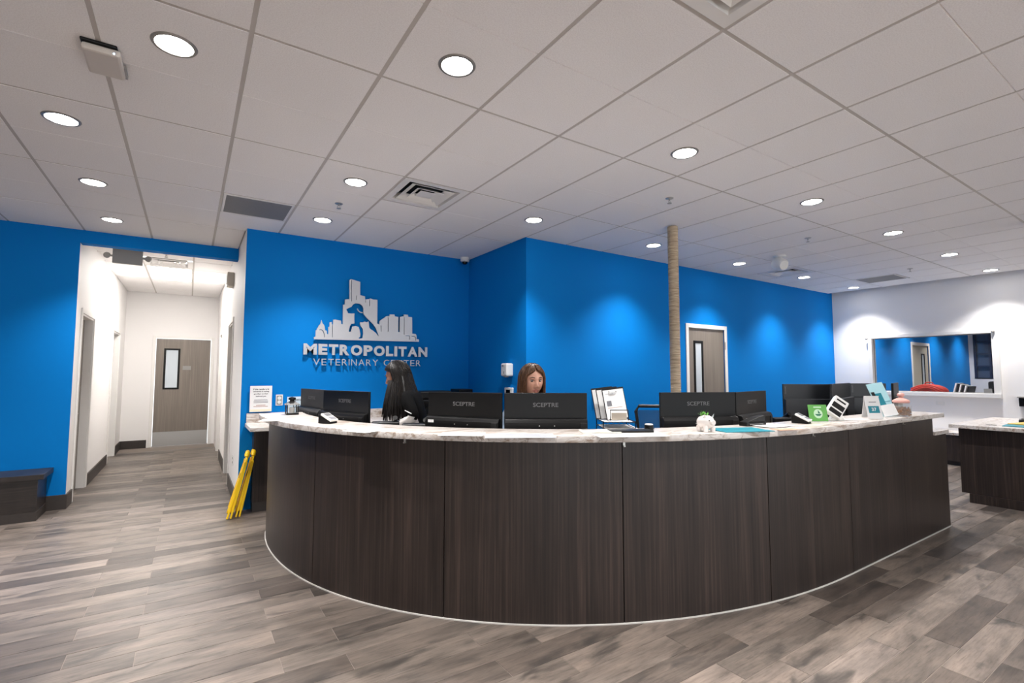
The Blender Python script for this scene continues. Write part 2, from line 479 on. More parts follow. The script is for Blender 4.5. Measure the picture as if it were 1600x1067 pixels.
# planks
def inside_desk(x, y):      # floor the desk hides from the room
    poly = DESK_POLY + [(5.975, -0.79), (5.975, 2.13), (3.05, 2.13), (3.05, 3.3), (0.6, 3.3)]
    r = False; n = len(poly)
    for i in range(n):
        x0, y0 = poly[i]; x1, y1 = poly[(i + 1) % n]
        if (y0 > y) != (y1 > y) and x < (x1 - x0) * (y - y0) / (y1 - y0) + x0: r = not r
    return r
planks = []
for k in range(-60, 52):
    y0 = PL_Y0 + k * PL_W
    if y0 < -7.6 or y0 > 9.5: continue
    off = -0.295 if (k + 1001) % 2 else 0.0
    for c in range(-8, 20):
        x0 = PL_X0 + off + c * PL_L
        xa, xb = x0, x0 + PL_L
        if xb < -5.9 or xa > 18.7: continue
        yc, xc = y0 + PL_W / 2, (xa + xb) / 2
        if yc > 2.3 and xa > 3.1: continue
        if yc > 3.7 and xa > 0.45: continue
        if yc > 4.75 and xb < -1.45: continue
        if yc > 9.5: continue
        score = 0
        if not inside_desk(xc, yc):
            q = [topix((x, y, 0)) for x, y in ((xa, y0), (xb, y0), (xb, y0 + PL_W), (xa, y0 + PL_W))]
            if all(q):
                cx = [min(1600, max(0, p[0])) for p in q]; cy = [min(1067, max(0, p[1])) for p in q]
                score = abs(sum(cx[i] * cy[(i + 1) % 4] - cx[(i + 1) % 4] * cy[i] for i in range(4))) / 2
                if yc > 4.7 and not (-1.3 < xc < 0.4): score = 0
        planks.append((score, xa, y0))
planks.sort(key=lambda p: -p[0])
G2 = 0.0015
pl_mesh = MB().box(G2, G2, -0.010, PL_L - G2, PL_W - G2, 0.0).mesh('plank', bevel=0.0008, seg=1)
pl_mesh.materials.append(M_PLANK)
rest = MB()
n_obj = 0
for sco, xa, y0 in planks:
    if sco > 30 and n_obj < 298:
        o = bpy.data.objects.new('plank', pl_mesh); COL.objects.link(o); o.parent = floor
        o.location = (xa, y0, 0); n_obj += 1
    else:
        rest.box(xa + G2, y0 + G2, -0.010, xa + PL_L - G2, y0 + PL_W - G2, 0.0)
o = rest.build('floor_planks', M_PLANK, floor, weld=False); o['kind'] = 'stuff'

# ---- ceiling: slab, lay-in tiles with a scored middle, exposed grid
ceiling = B('ceiling', M_TILE, -6.0, -7.6, CZ + 0.15, 18.9, 9.7, CZ + 0.25)
S(ceiling, 'white suspended ceiling of scored lay-in tiles in a metal grid', 'ceiling')
GAP = 0.011
def tile_mesh(name, lx, ly, score=True):
    """tile hanging in the grid; local origin at its low corner, scored across its middle"""
    mb = MB()
    z0, z1, g, d = -0.006, 0.006, 0.004, 0.006
    if score and ly > 1.0:
        m = ly / 2
        prof = [(GAP, z0), (m - g, z0), (m, z0 + d), (m + g, z0), (ly - GAP, z0), (ly - GAP, z1), (GAP, z1)]
        n = len(prof)
        vs_ = [(GAP, p[0], p[1]) for p in prof] + [(lx - GAP, p[0], p[1]) for p in prof]
        fs_ = [tuple(range(n - 1, -1, -1)), tuple(range(n, 2 * n))] + [(i, (i + 1) % n, n + (i + 1) % n, n + i) for i in range(n)]
        mb.add(vs_, fs_)
    else:
        mb.box(GAP, GAP, z0, lx - GAP, ly - GAP, z1)
    me = mb.mesh(name)
    me.materials.append(M_TILE)
    return me
full_tile = tile_mesh('ceiling_tile', T, 2 * T)
half_tile = tile_mesh('ceiling_tile_half', T, T)
_tm = {}
def col_ymax(x):
    if x < 0.2: return 4.61
    if x < 3.05: return 3.53
    return 2.13
VENT_CELLS = {(2, 2), (0, 4), (12, 2), (15, 1), (2, -3)}     # module cells taken by grilles
for i in range(-4, 17):
    xa = i * T
    for j in range(-6, 8, 2):
        cells = [(i, j), (i, j + 1)]
        ym = col_ymax(xa + T / 2)
        y0, y1 = j * T, (j + 2) * T
        if y0 >= ym - 0.02: continue
        free = [c for c in cells if c not in VENT_CELLS]
        if len(free) == 2:
            if y1 <= ym + 0.001: me, yy = full_tile, y0
            else:
                key = round(ym - y0, 3)
                if key not in _tm: _tm[key] = tile_mesh('ceiling_tile_cut', T, key + GAP, False)
                me, yy = _tm[key], y0
            o = bpy.data.objects.new('ceiling_tile', me); COL.objects.link(o); o.parent = ceiling; o.location = (xa, yy, CZ)
        else:
            for c in free:
                if c[1] * T >= ym: continue
                o = bpy.data.objects.new('ceiling_tile', half_tile); COL.objects.link(o); o.parent = ceiling; o.location = (xa, c[1] * T, CZ)
me = tile_mesh('ceiling_tile_strip', 0.29, 4.61 - 6 * T, False)
o = put('ceiling_tile', me, None, ceiling); o.location = (0, 6 * T, CZ)
for q in ((10.62, -3.5, 18.7, 2.13), (-6, -7.5, 10.5, -6 * T), (-6, -6 * T, -4 * T, 4.61)):      # parts of the ceiling out of view
    B('ceiling_panel', M_TILE, q[0], q[1], CZ - 0.006, q[2], q[3], CZ + 0.006, ceiling)
for i in range(-4, 18):          # runners along the depth of the room
    x = i * T
    B('grid_runner', M_BAR, x - 0.012, -6 * T, CZ - 0.003, x + 0.012, col_ymax(x + 0.01), CZ + 0.004, ceiling)
for j in range(-6, 8, 2):        # cross runners
    y = j * T
    if y > 4.6: continue
    xe = 10.5 if y < 2.13 else (3.05 if y < 3.53 else 0.29)
    B('grid_runner', M_BAR, -4 * T, y - 0.012, CZ - 0.0025, xe, y + 0.012, CZ + 0.0035, ceiling)
# hallway ceiling
HX = [-1.25, -0.79, -0.19, 0.29]; HY = [4.75, 5.20, 5.78, 6.45, 7.67, 8.89, 9.5]
for a in range(3):
    for b in range(6):
        if a == 1 and b in (2, 3): continue
        me = tile_mesh('hall_ceiling_tile', HX[a + 1] - HX[a], HY[b + 1] - HY[b], False)
        o = put('ceiling_tile', me, None, ceiling); o.location = (HX[a], HY[b], CZ)
for x in HX[1:3]: B('grid_runner', M_BAR, x - 0.012, 4.75, CZ - 0.003, x + 0.012, 9.5, CZ + 0.004, ceiling)
for y in HY[1:-1]: B('grid_runner', M_BAR, -1.25, y - 0.012, CZ - 0.0025, 0.29, y + 0.012, CZ + 0.0035, ceiling)

# ---- walls
def wall(name, label, m, *boxes):
    mb = MB()
    for b in boxes: mb.box(*(b[:5] + (b[5] + (0.149 if abs(b[5] - CZ) < 1e-6 else 0),)))
    return S(mb.build(name, m, weld=False), label, 'wall')
wall('wall_left', 'blue wall to the left of the hallway opening', M_BLUE, (-6, 4.61, 0, -1.25, 4.625, CZ))
wall('wall_header', 'blue beam across the top of the hallway opening', M_BLUE, (-1.25, 4.61, 2.90, 0.29, 4.75, CZ))
def wall_with_doors_x(name, label, m, x0, x1, ya, yb, doors, h=2.15, zt=CZ):
    """wall lying along y between x0 and x1 with door openings (y0, y1)"""
    boxes = []; y = ya
    for d0, d1 in doors:
        boxes.append((x0, y, 0, x1, d0, zt)); boxes.append((x0, d0, h, x1, d1, zt)); y = d1
    boxes.append((x0, y, 0, x1, yb, zt))
    return wall(name, label, m, *boxes)
wall_with_doors_x('wall_hall_left', 'white left wall of the hallway with two doorways', M_WHITE, -1.40, -1.25, 4.625, 9.5, [(4.96, 5.80), (7.74, 8.64)])
wall_with_doors_x('wall_hall_right', 'white right wall of the hallway with two doorways', M_WHITE, 0.29, 0.44, 3.545, 9.5, [(5.02, 5.86), (7.40, 8.30)])
wall('wall_hall_back', 'white end wall of the hallway around the far door', M_WHITE, (-1.40, 9.5, 0, -0.78, 9.62, CZ), (-0.78, 9.5, 2.17, 0.20, 9.62, CZ), (0.20, 9.5, 0, 0.44, 9.62, CZ))
wall('wall_back', 'blue wall carrying the metal clinic sign behind the desk', M_BLUE, (0.29, 3.53, 0, 3.05, 3.545, CZ))
wall('wall_return', 'short blue side wall between the sign wall and the long blue wall', M_BLUE, (3.05, 2.13, 0, 3.065, 3.545, CZ))
DX0, DX1, DH = 5.955, 6.885, 2.16
EX0, EX1 = 14.45, 15.55
wall('wall_blue_long', 'long blue wall with washes of light behind the sisal column', M_BLUE,
     (3.065, 2.13, 0, DX0, 2.27, CZ), (DX0, 2.13, DH, DX1, 2.27, CZ), (DX1, 2.13, 0, EX0, 2.27, CZ), (EX0, 2.13, 2.18, EX1, 2.27, CZ), (EX1, 2.13, 0, 18.7, 2.27, CZ))
WY0, WY1, WZ0, WZ1 = -0.17, 1.47, 1.14, 2.11       # window opening in the right wall
wall('wall_right', 'white right wall with an interior window', M_WHITE,
     (10.5, -7.5, 0, 10.62, WY0, CZ), (10.5, WY0, 0, 10.62, WY1, WZ0), (10.5, WY0, WZ1, 10.62, WY1, CZ), (10.5, WY1, 0, 10.62, 2.13, CZ))
wall('wall_far_room', 'cream wall of the room behind the interior window', M_WHITE, (18.7, -3.5, 0, 18.85, 2.27, 1.33), (18.7, -3.5, 2.75, 18.85, 2.27, CZ), (18.7, 2.02, 1.33, 18.85, 2.27, 2.75), (18.7, -3.5, 1.33, 18.85, -2.6, 2.75))
wall('wall_far_side', 'white side wall of the room behind the interior window', M_WHITE, (10.62, -3.6, 0, 18.85, -3.5, CZ))
wall('wall_side', 'white left end wall of the lobby', M_WHITE, (-6.1, -7.6, 0, -6, 4.625, CZ))
wall('wall_front', 'white front wall of the lobby with a wide shop window', M_WHITE,
     (-6, -7.6, 0, -5, -7.45, CZ), (9.6, -7.6, 0, 10.62, -7.45, CZ), (-5, -7.6, 0, 9.6, -7.45, 0.12), (-5, -7.6, 2.9, 9.6, -7.45, CZ))
# rooms beyond the doorways
wall('wall_side_room', 'plain wall of the side rooms beyond the hallway doorways', M_WHITE, (-2.6, 4.75, 0, -2.5, 9.62, CZ), (1.5, 3.7, 0, 1.6, 9.62, CZ))
shop = thing('window_1', 'wide shop window with slim dark mullions in the front wall', 'window', kind='structure')
for k in range(9):
    x = -5 + k * 14.6 / 8
    B('mullion', M_BLACK2, x - 0.03, -7.55, 0.12, x + 0.03, -7.48, 2.9, shop)

# ---- baseboards and trim
def baseb(name, label, *boxes):
    mb = MB()
    for b in boxes: mb.box(*b)
    return S(mb.build(name, M_BASEB, bevel=0.002), label, 'baseboard')
baseb('baseboard_left', 'dark base strip under the blue wall beside the bench', (-1.55, 4.595, 0, -1.238, 4.61, 0.155))
baseb('baseboard_corner', 'dark base strip turning the corner into the hallway', (-1.25, 4.61, 0, -1.236, 4.90, 0.155))
baseb('baseboard_hall_left', 'dark base strip along the left hallway wall', (-1.25, 5.86, 0, -1.236, 7.68, 0.155))
baseb('baseboard_hall_back', 'dark base strip left of the far hallway door', (-1.25, 9.486, 0, -0.84, 9.5, 0.155))
baseb('baseboard_hall_corner', 'dark base strip in the far left hallway corner', (-1.25, 8.70, 0, -1.236, 9.486, 0.155))
baseb('baseboard_hall_right', 'dark base strip along the right hallway wall before the doorway', (0.276, 3.545, 0, 0.29, 4.96, 0.155))
baseb('baseboard_hall_right_far', 'dark base strip between the two right hallway doorways', (0.276, 5.92, 0, 0.29, 7.34, 0.155))
baseb('baseboard_right', 'dark base strip along the white right wall', (10.486, -7.4, 0, 10.5, -0.6, 0.12))

# ---- doors
def casing_y(parent, y, x0, x1, h, side=-1, w=0.055, t=0.014):
    """flat frame round an opening in a wall facing y"""
    a, b = (y - t, y) if side < 0 else (y, y + t)
    B('door_jamb', M_TRIM, x0 - w, a, 0, x0, b, h + w, parent, bevel=0.003)
    B('door_jamb', M_TRIM, x1, a, 0, x1 + w, b, h + w, parent, bevel=0.003)
    B('door_head', M_TRIM, x0, a, h, x1, b, h + w, parent, bevel=0.003)
def casing_x(parent, x, y0, y1, h, side, w=0.055, t=0.014, reveal=0.15):
    a, b = (x, x + t) if side > 0 else (x - t, x)
    B('door_jamb', M_TRIM, a, y0 - w, 0, b, y0, h + w, parent, bevel=0.003)
    B('door_jamb', M_TRIM, a, y1, 0, b, y1 + w, h + w, parent, bevel=0.003)
    B('door_head', M_TRIM, a, y0, h, b, y1, h + w, parent, bevel=0.003)
    c, d = (x - reveal, x) if side > 0 else (x, x + reveal)
    B('door_reveal', M_TRIM, c, y0, 0, d, y0 + 0.02, h, parent)
    B('door_reveal', M_TRIM, c, y1 - 0.02, 0, d, y1, h, parent)
    B('door_reveal', M_TRIM, c, y0 + 0.02, h - 0.02, d, y1 - 0.02, h, parent)
def vision(parent, x0, x1, z0, z1, y, side=-1):
    """narrow glazed light in a door facing y"""
    t = 0.012
    a, b = (y - t, y + 0.03)
    w = 0.035
    B('glazing_bead', M_BLACK, x0, a, z0, x0 + w, b, z1, parent, bevel=0.003)
    B('glazing_bead', M_BLACK, x1 - w, a, z0, x1, b, z1, parent, bevel=0.003)
    B('glazing_bead', M_BLACK, x0 + w, a, z0, x1 - w, b, z0 + w, parent, bevel=0.003)
    B('glazing_bead', M_BLACK, x0 + w, a, z1 - w, x1 - w, b, z1, parent, bevel=0.003)
    return B('glass_pane', M_PANE, x0 + w, y + 0.0, z0 + w, x1 - w, y + 0.006, z1 - w, parent)
M_PANE = mat('pale_reflective_glass', (196, 205, 212), 0.06, spec=0.9)
# 1 left hallway door, closed in its reveal
d1 = thing('door_1', 'grey wooden door with a lever handle in the left hallway wall', 'door', kind='structure')
casing_x(d1, -1.25, 4.96, 5.80, 2.15, 1)
B('door_leaf', M_DOOR, -1.375, 4.98, 0.01, -1.335, 5.78, 2.13, d1)
hd = MB().lathe([(0.026, 0), (0.026, 0.012), (0.012, 0.016), (0.012, 0.055)], 16, M=Matrix.Translation((-1.335, 5.06, 0.98)) @ Matrix.Rotation(R(90), 4, 'Y'))
hd.tube([(-1.285, 5.06, 0.98), (-1.275, 5.09, 0.98), (-1.272, 5.19, 0.975)], 0.010)
hd.build('lever_handle', M_STEEL, d1, smooth=True)
# 2 open doorway further on
d2 = thing('door_2', 'open white-cased doorway further along the left hallway wall', 'door', kind='structure')
casing_x(d2, -1.25, 7.74, 8.64, 2.15, 1)
B('door_leaf', M_DOOR, -2.28, 7.72, 0.01, -1.42, 7.76, 2.13, d2)
# 3 far hallway door
d3 = thing('door_3', 'grey wooden door with a narrow window and steel kick plate at the hallway end', 'door', kind='structure')
casing_y(d3, 9.5, -0.755, 0.175, 2.145)
lf = MB(); lf.box(-0.75, 9.52, 0.012, -0.62, 9.565, 2.14).box(-0.35, 9.52, 0.012, 0.17, 9.565, 2.14).box(-0.62, 9.52, 0.012, -0.35, 9.565, 1.13).box(-0.62, 9.52, 1.95, -0.35, 9.565, 2.14)
lf.build('door_leaf', M_DOOR, d3, weld=False)
vision(d3, -0.62, -0.35, 1.13, 1.95, 9.52)
B('kick_plate', M_STEEL, -0.745, 9.515, 0.015, 0.165, 9.52, 0.29, d3)
B('name_plate', M_GPLAST, -0.30, 9.514, 1.52, -0.16, 9.52, 1.60, d3)
# 4, 5 right hallway doorways
d4 = thing('door_4', 'white-cased doorway in the right hallway wall nearest the desk', 'door', kind='structure')
casing_x(d4, 0.29, 5.02, 5.86, 2.15, -1)
B('door_leaf', M_DOOR, 0.38, 5.04, 0.01, 0.42, 5.84, 2.13, d4)
d5 = thing('door_5', 'white-cased doorway far along the right hallway wall', 'door', kind='structure')
casing_x(d5, 0.29, 7.40, 8.30, 2.15, -1)
B('door_leaf', M_DOOR, 0.38, 7.42, 0.01, 0.42, 8.28, 2.13, d5)
# 6 door in the long blue wall
d6 = thing('door_6', 'grey wooden door with a tall narrow window in the long blue wall', 'door', kind='structure')
casing_y(d6, 2.13, DX0 + 0.02, DX1 - 0.02, DH - 0.02, w=0.06)
lf = MB(); VX0, VX1 = 6.115, 6.335
lf.box(DX0 + 0.02, 2.145, 0.012, VX0, 2.19, DH - 0.02).box(VX1, 2.145, 0.012, DX1 - 0.02, 2.19, DH - 0.02).box(VX0, 2.145, 0.012, VX1, 2.19, 0.9).box(VX0, 2.145, 1.95, VX1, 2.19, DH - 0.02)
lf.build('door_leaf', M_DOOR, d6, weld=False)
vision(d6, VX0, VX1, 0.9, 1.95, 2.145)
MB().lathe([(0.009, 0), (0.009, 0.12)], 10, (6.872, 2.118, 1.83)).build('hinge', M_STEEL, d6, smooth=True)
MB().lathe([(0.009, 0), (0.009, 0.12)], 10, (6.872, 2.118, 1.0)).build('hinge', M_STEEL, d6, smooth=True)
hd = MB().lathe([(0.026, 0), (0.026, 0.012), (0.012, 0.016), (0.012, 0.055)], 16, M=Matrix.Translation((6.03, 2.145, 0.98)) @ Matrix.Rotation(R(90), 4, 'X'))
hd.tube([(6.03, 2.095, 0.98), (6.06, 2.085, 0.98), (6.15, 2.085, 0.975)], 0.010)
hd.build('lever_handle', M_STEEL, d6, smooth=True)
# 7 door in the far room
d7 = thing('door_7', 'pale door with a narrow window seen through the interior window', 'door', kind='structure')
casing_y(d7, 2.13, EX0 + 0.02, EX1 - 0.02, 2.16, w=0.07)
M_DOORP = mat('pale_door_paint', (182, 176, 160), 0.5)
lf = MB(); lf.box(EX0 + 0.02, 2.145, 0.012, 15.08, 2.19, 2.16).box(15.30, 2.145, 0.012, EX1 - 0.02, 2.19, 2.16).box(15.08, 2.145, 0.012, 15.30, 2.19, 0.9).box(15.08, 2.145, 1.96, 15.30, 2.19, 2.16)
lf.build('door_leaf', M_DOORP, d7, weld=False)
vision(d7, 15.08, 15.30, 0.9, 1.96, 2.145)

# ---- interior window
w2 = thing('window_2', 'long white-framed interior window in the right wall', 'window', kind='structure')
fx0, fx1 = 10.455, 10.5
B('window_frame', M_TRIM, fx0, WY0 - 0.085, WZ0, fx1, WY0, WZ1, w2, bevel=0.004)
B('window_frame', M_TRIM, fx0, WY1, WZ0, fx1, WY1 + 0.06, WZ1, w2, bevel=0.004)
B('window_frame', M_TRIM, fx0, WY0 - 0.085, WZ1, fx1, WY1 + 0.06, WZ1 + 0.055, w2, bevel=0.004)
B('window_sill', M_TRIM, fx0 - 0.03, WY0 - 0.085, WZ0 - 0.065, fx1, WY1 + 0.06, WZ0, w2, bevel=0.004)
B('glass_pane', M_GLASS, 10.545, WY0, WZ0, 10.551, WY1, WZ1, w2)
for q in ((10.54, WY0, WZ0, 10.56, WY0 + 0.012, WZ1), (10.54, WY1 - 0.012, WZ0, 10.56, WY1, WZ1), (10.54, WY0, WZ0, 10.56, WY1, WZ0 + 0.012), (10.54, WY0, WZ1 - 0.012, 10.56, WY1, WZ1)):
    B('glazing_bead', M_GPLAST, *q, parent=w2)
for y, z in ((WY0 - 0.03, WZ1 + 0.02), (WY1 + 0.075, WZ1 + 0.0)):
    MB().lathe([(0.0, 0.0), (0.02, 0.004), (0.024, 0.02), (0.012, 0.05), (0.0, 0.055)], 12, M=Matrix.Translation((fx0, y, z)) @ Matrix.Rotation(R(-90), 4, 'Y')).build('corner_knob', M_GPLAST, w2, smooth=True)
# ---- dark gridded window of the far room
w3 = thing('window_3', 'black gridded window at the back of the far room', 'window', kind='structure')
M_DUSK = mat('dusky_glass', (74, 84, 104), 0.1, spec=0.8)
B('glass_pane', M_DUSK, 18.78, -2.6, 1.33, 18.80, 2.02, 2.75, w3)
M_NAVY = mat('navy_mullion', (12, 26, 58), 0.5)
for z in (1.33, 1.68, 2.03, 2.38, 2.72): B('mullion', M_NAVY, 18.70, -2.6, z - 0.02, 18.775, 2.02, z + 0.02, w3)
for y in (2.0, 1.68, 0.8, -0.1, -1.0, -1.9): B('mullion', M_NAVY, 18.69, y - 0.025, 1.33, 18.77, y + 0.025, 2.75, w3)

# ================================================================ LIGHTS
def ring_mesh():
    mb = MB()
    prof = [(0.078, 0.0), (0.080, -0.006), (0.092, -0.006), (0.097, 0.0)]
    n = 40; vs_, fs_ = [], []
    for r, z in prof:
        for k in range(n):
            a = 2 * math.pi * k / n; vs_.append((r * math.cos(a), r * math.sin(a), z))
    for j in range(3):
        for k in range(n): fs_.append((j * n + k, j * n + (k + 1) % n, (j + 1) * n + (k + 1) % n, (j + 1) * n + k))
    mb.add(vs_, fs_)
    me = mb.mesh('trim_ring', smooth=True); me.materials.append(M_GRING); return me
M_GRING = mat('satin_trim_ring', (150, 146, 142), 0.35, 0.5)
RING = ring_mesh()
LENS = MB().lathe([(0.0, -0.0035), (0.079, -0.0035), (0.079, 0.0), (0.0, 0.0)], 40).mesh('lens'); LENS.materials.append(M_LENS)
def spot_light(power, angle=R(104), blend=0.9):
    l = bpy.data.lights.new('downlight_beam', 'SPOT')
    l.energy = power; l.color = SPOT_COL; l.spot_size = angle; l.spot_blend = blend; l.shadow_soft_size = 0.06
    return l
BEAM = spot_light(SPOT_W)
BEAM_FILL = spot_light(SPOT_W * 1.55)  # stronger beam for the added lamps behind the viewer
def downlight(x, y, label, z=CZ - 0.006, beam=BEAM, cat_group='recessed downlights'):
    t = thing('downlight', label, 'ceiling light', (x, y, z), group=cat_group)
    for nm, me in (('trim_ring', RING), ('lens', LENS)):
        o = bpy.data.objects.new(nm, me); COL.objects.link(o); o.parent = t
    lo = bpy.data.objects.new('downlight_beam', beam); COL.objects.link(lo); lo.parent = t; lo.location = (0, 0, -0.012)
    return t
DL = [(-0.305, 0.305, 'largest round downlight, beside the white ceiling box at upper left'),
      (-0.914, 1.535, 'round downlight left of the white ceiling box'),
      (-0.914, 2.76, 'second downlight out from the hallway opening'),
      (-0.914, 3.96, 'small downlight nearest the blue hallway beam'),
      (0.914, 1.55, 'downlight just left of the square air diffuser near the sign wall'),
      (0.914, 2.76, 'downlight close to the sign wall beside the grey return grille'),
      (0.914, -0.305, 'large bright downlight high above the desk centre'),
      (2.743, 1.55, 'downlight by the corner where the blue side wall starts'),
      (2.743, -0.305, 'large downlight above the desk, up and right of the sisal column top'),
      (4.572, 1.55, 'downlight directly beside the top of the sisal column'),
      (4.572, -0.305, 'second of the near row of downlights, right of the sisal column'),
      (6.401, 1.55, 'downlight left of the white round ceiling camera by the blue wall'),
      (6.401, -0.305, 'third of the near row of downlights, counting from the desk centre'),
      (8.230, 1.55, 'downlight just behind the far square diffuser'),
      (8.230, -0.305, 'fourth of the near row, above the interior window'),
      (10.0, 1.54, 'farthest downlight in the corner of the blue and white walls'),
      (10.02, -0.31, 'downlight near the white right wall at the picture edge')]
for x, y, l in DL: downlight(x, y, l)
for x in (-4.572, -2.743, -0.914, 0.914, 2.743, 4.572, 6.401, 8.23):  # unseen lamps added behind the viewer, their bounce brightens the ceiling
    for y in (-2.134, -3.963, -5.791):
        if x > 3 and y > -3: continue
        downlight(x, y, 'unseen downlight behind the viewer, added to fill the room with light', beam=BEAM_FILL, cat_group='added fill lamps behind the viewer')
downlight(-2.743, 2.76, 'unseen downlight left of the picture, added to light the lobby', cat_group='added lamps left of the picture')  # this pair is out of view, added only for its light
downlight(-2.743, 0.305, 'unseen downlight left of the picture, added to light the lobby', cat_group='added lamps left of the picture')
for x in (12.2, 14.0, 15.9, 17.8):  # out-of-view lamps added to light the far room
    downlight(x, 1.55, 'unseen downlight added to light the far room behind the interior window', cat_group='added lamps of the far room')
    downlight(x, -1.0, 'unseen downlight added to light the far room behind the interior window', cat_group='added lamps of the far room')
# hallway troffer
M_TROF = emit_mat('lit_troffer_lens', (1.0, 0.97, 0.93), 9.0)
tr = thing('troffer_light', 'bright rectangular ceiling light in the hallway', 'ceiling light', (-0.49, 7.06, CZ))
B('lens', M_TROF, -0.275, -0.585, -0.004, 0.275, 0.585, 0.0, tr)
mb = MB(); mb.box(-0.29, -0.60, -0.007, -0.275, 0.60, 0.006).box(0.275, -0.60, -0.007, 0.29, 0.60, 0.006).box(-0.275, -0.60, -0.007, 0.275, -0.585, 0.006).box(-0.275, 0.585, -0.007, 0.275, 0.60, 0.006)
mb.build('frame', M_TRIM, tr, weld=False)
al = bpy.data.lights.new('troffer_glow', 'AREA'); al.shape = 'RECTANGLE'; al.size = 0.55; al.size_y = 1.15; al.energy = 20; al.color = (1.0, 0.94, 0.87)
lo = bpy.data.objects.new('troffer_glow', al); COL.objects.link(lo); lo.parent = tr; lo.location = (0, 0, -0.012)

# ================================================================ RECEPTION DESK
desk = thing('reception_desk', 'curved reception desk clad in dark wood-grain panels', 'reception desk')
seams = [0.0] + [desk_s(*p) for p in ((0.587, 1.173), (1.128, 0.245), (1.984, -0.394), (2.966, -0.72), (3.937, -0.79), (4.93, -0.79))]
for a, b in zip(seams[:-1], seams[1:]):
    strip(0, 0.018, a + 0.003, b - 0.003, 0.006, 1.056).build('front_panel', M_LAM, desk, smooth=30)
xa = 4.933
MB().prism([(xa, 0.006), (5.975, 0.006), (5.975, 0.876), (5.64, 0.876), (5.64, 1.056), (xa, 1.056)], 0, 0.02, M=Matrix(((1, 0, 0, 0), (0, 0, 1, -0.79), (0, 1, 0, 0), (0, 0, 0, 1)))).build('front_panel', M_LAM, desk)
strip(0.034, 0.13, 0.002, S_NOTCH - 0.03, 0.0, 1.054).build('knee_wall', M_LAM, desk, smooth=30)
B('knee_wall', M_LAM, 5.60, -0.768, 0, 5.953, -0.66, 0.876, desk)
B('end_panel', M_LAM, 5.955, -0.768, 0.006, 5.975, -0.02, 0.876, desk)
strip(-0.007, 0.0, 0.0, S_END, 0.0, 0.007).build('base_bead', mat('white_sealant', (205, 202, 198), 0.5), desk, smooth=30)
for s in (0.35, 1.5, 2.6, 3.7, 4.8, 5.7):      # supports under the worktop
    p = desk_at(s); nn, dd = desk_n(s)
    M = Matrix(((dd.x, nn.x, 0, p.x), (dd.y, nn.y, 0, p.y), (0, 0, 1, 0), (0, 0, 0, 1)))
    B('support_panel', M_LAM, -0.012, 0.135, 0, 0.012, 0.62, 0.876, desk, M=M)
for u, v in ((613, 694), (988, 700), (1281, 681), (1418, 662)):
    q = atz(u, v, 1.03); s = desk_s(q.x, q.y); p = desk_at(s); nn, dd = desk_n(s)
    M = Matrix(((dd.x, nn.x, 0, p.x), (dd.y, nn.y, 0, p.y), (0, 0, 1, 0), (0, 0, 0, 1)))
    mb = MB().box(-0.007, -0.008, 1.02, 0.007, -0.0005, 1.054, M).box(-0.005, -0.018, 1.020, 0.005, -0.008, 1.027, M)
    mb.build('hook_clip', M_STEEL, desk, weld=False)
lg = strip(-0.085, 0.275, 0.24, desk_s(5.655, -0.79), 1.056, 1.094, step=0.03).build('marble_ledge', M_MARBLE, None, smooth=30, bevel=0.003)
tag(lg, 'curved veined marble ledge along the top of the reception desk', 'countertop')
wt = thing('worktop', 'lower marble work surface behind the desk ledge, showing at the right end', 'countertop')
strip(0.135, 0.80, 0.02, S_NOTCH - 0.02, 0.878, 0.914).build('work_slab', M_MARBLE, wt, smooth=30)
B('end_slab', M_MARBLE, 5.66, -0.80, 0.878, 6.03, 0.02, 0.914, wt, bevel=0.003)

# back counter on the sign wall
bc = thing('back_counter', 'narrow dark cabinet under a marble counter on the sign wall', 'cabinet')
B('body', M_LAM, 0.41, 3.37, 0.10, 2.9, 3.528, 0.876, bc)
B('toe_kick', M_BASEB, 0.415, 3.375, 0.0, 2.9, 3.528, 0.10, bc)
bt = thing('stone_countertop', 'marble top and backsplash of the counter on the sign wall', 'countertop')
B('slab', M_MARBLE, 0.335, 2.96, 0.878, 3.04, 3.53, 0.916, bt, bevel=0.003)
B('backsplash', M_MARBLE, 0.345, 3.508, 0.916, 3.04, 3.53, 1.02, bt, bevel=0.002)

# right-hand island and wall bench
il = thing('island_cabinet', 'dark wood-grain cabinet island at the right edge', 'cabinet')
B('body', M_LAM, 7.29, -2.6, 0.10, 8.82, -0.54, 0.83, il)
B('toe_kick', M_LAM, 7.27, -2.6, 0.0, 8.70, -0.61, 0.10, il)
tag(B('stone_countertop', M_MARBLE, 7.22, -2.7, 0.832, 8.92, -0.47, 0.872, bevel=0.003), 'marble top of the cabinet island at the right edge', 'countertop')
bn = thing('wall_bench', 'low dark bench with a pale top along the white right wall', 'bench')
B('body', M_LAM, 10.05, -0.6, 0.07, 10.48, 1.9, 0.48, bn)
B('seat_top', M_MARBLE, 10.02, -0.62, 0.48, 10.48, 1.92, 0.52, bn, bevel=0.003)
B('toe_kick', M_BASEB, 10.10, -0.58, 0.0, 10.48, 1.88, 0.07, bn)
# bench at the left
lb = thing('waiting_bench', 'dark wood-grain bench against the blue wall at the left edge', 'bench')
B('body', M_LAMH, -3.6, 4.20, 0.09, -1.40, 4.585, 0.40, lb)
B('seat_top', M_LAMH, -3.6, 4.165, 0.402, -1.355, 4.605, 0.452, lb, bevel=0.002)
B('toe_kick', M_BASEB, -3.6, 4.19, 0.0, -1.395, 4.585, 0.09, lb)

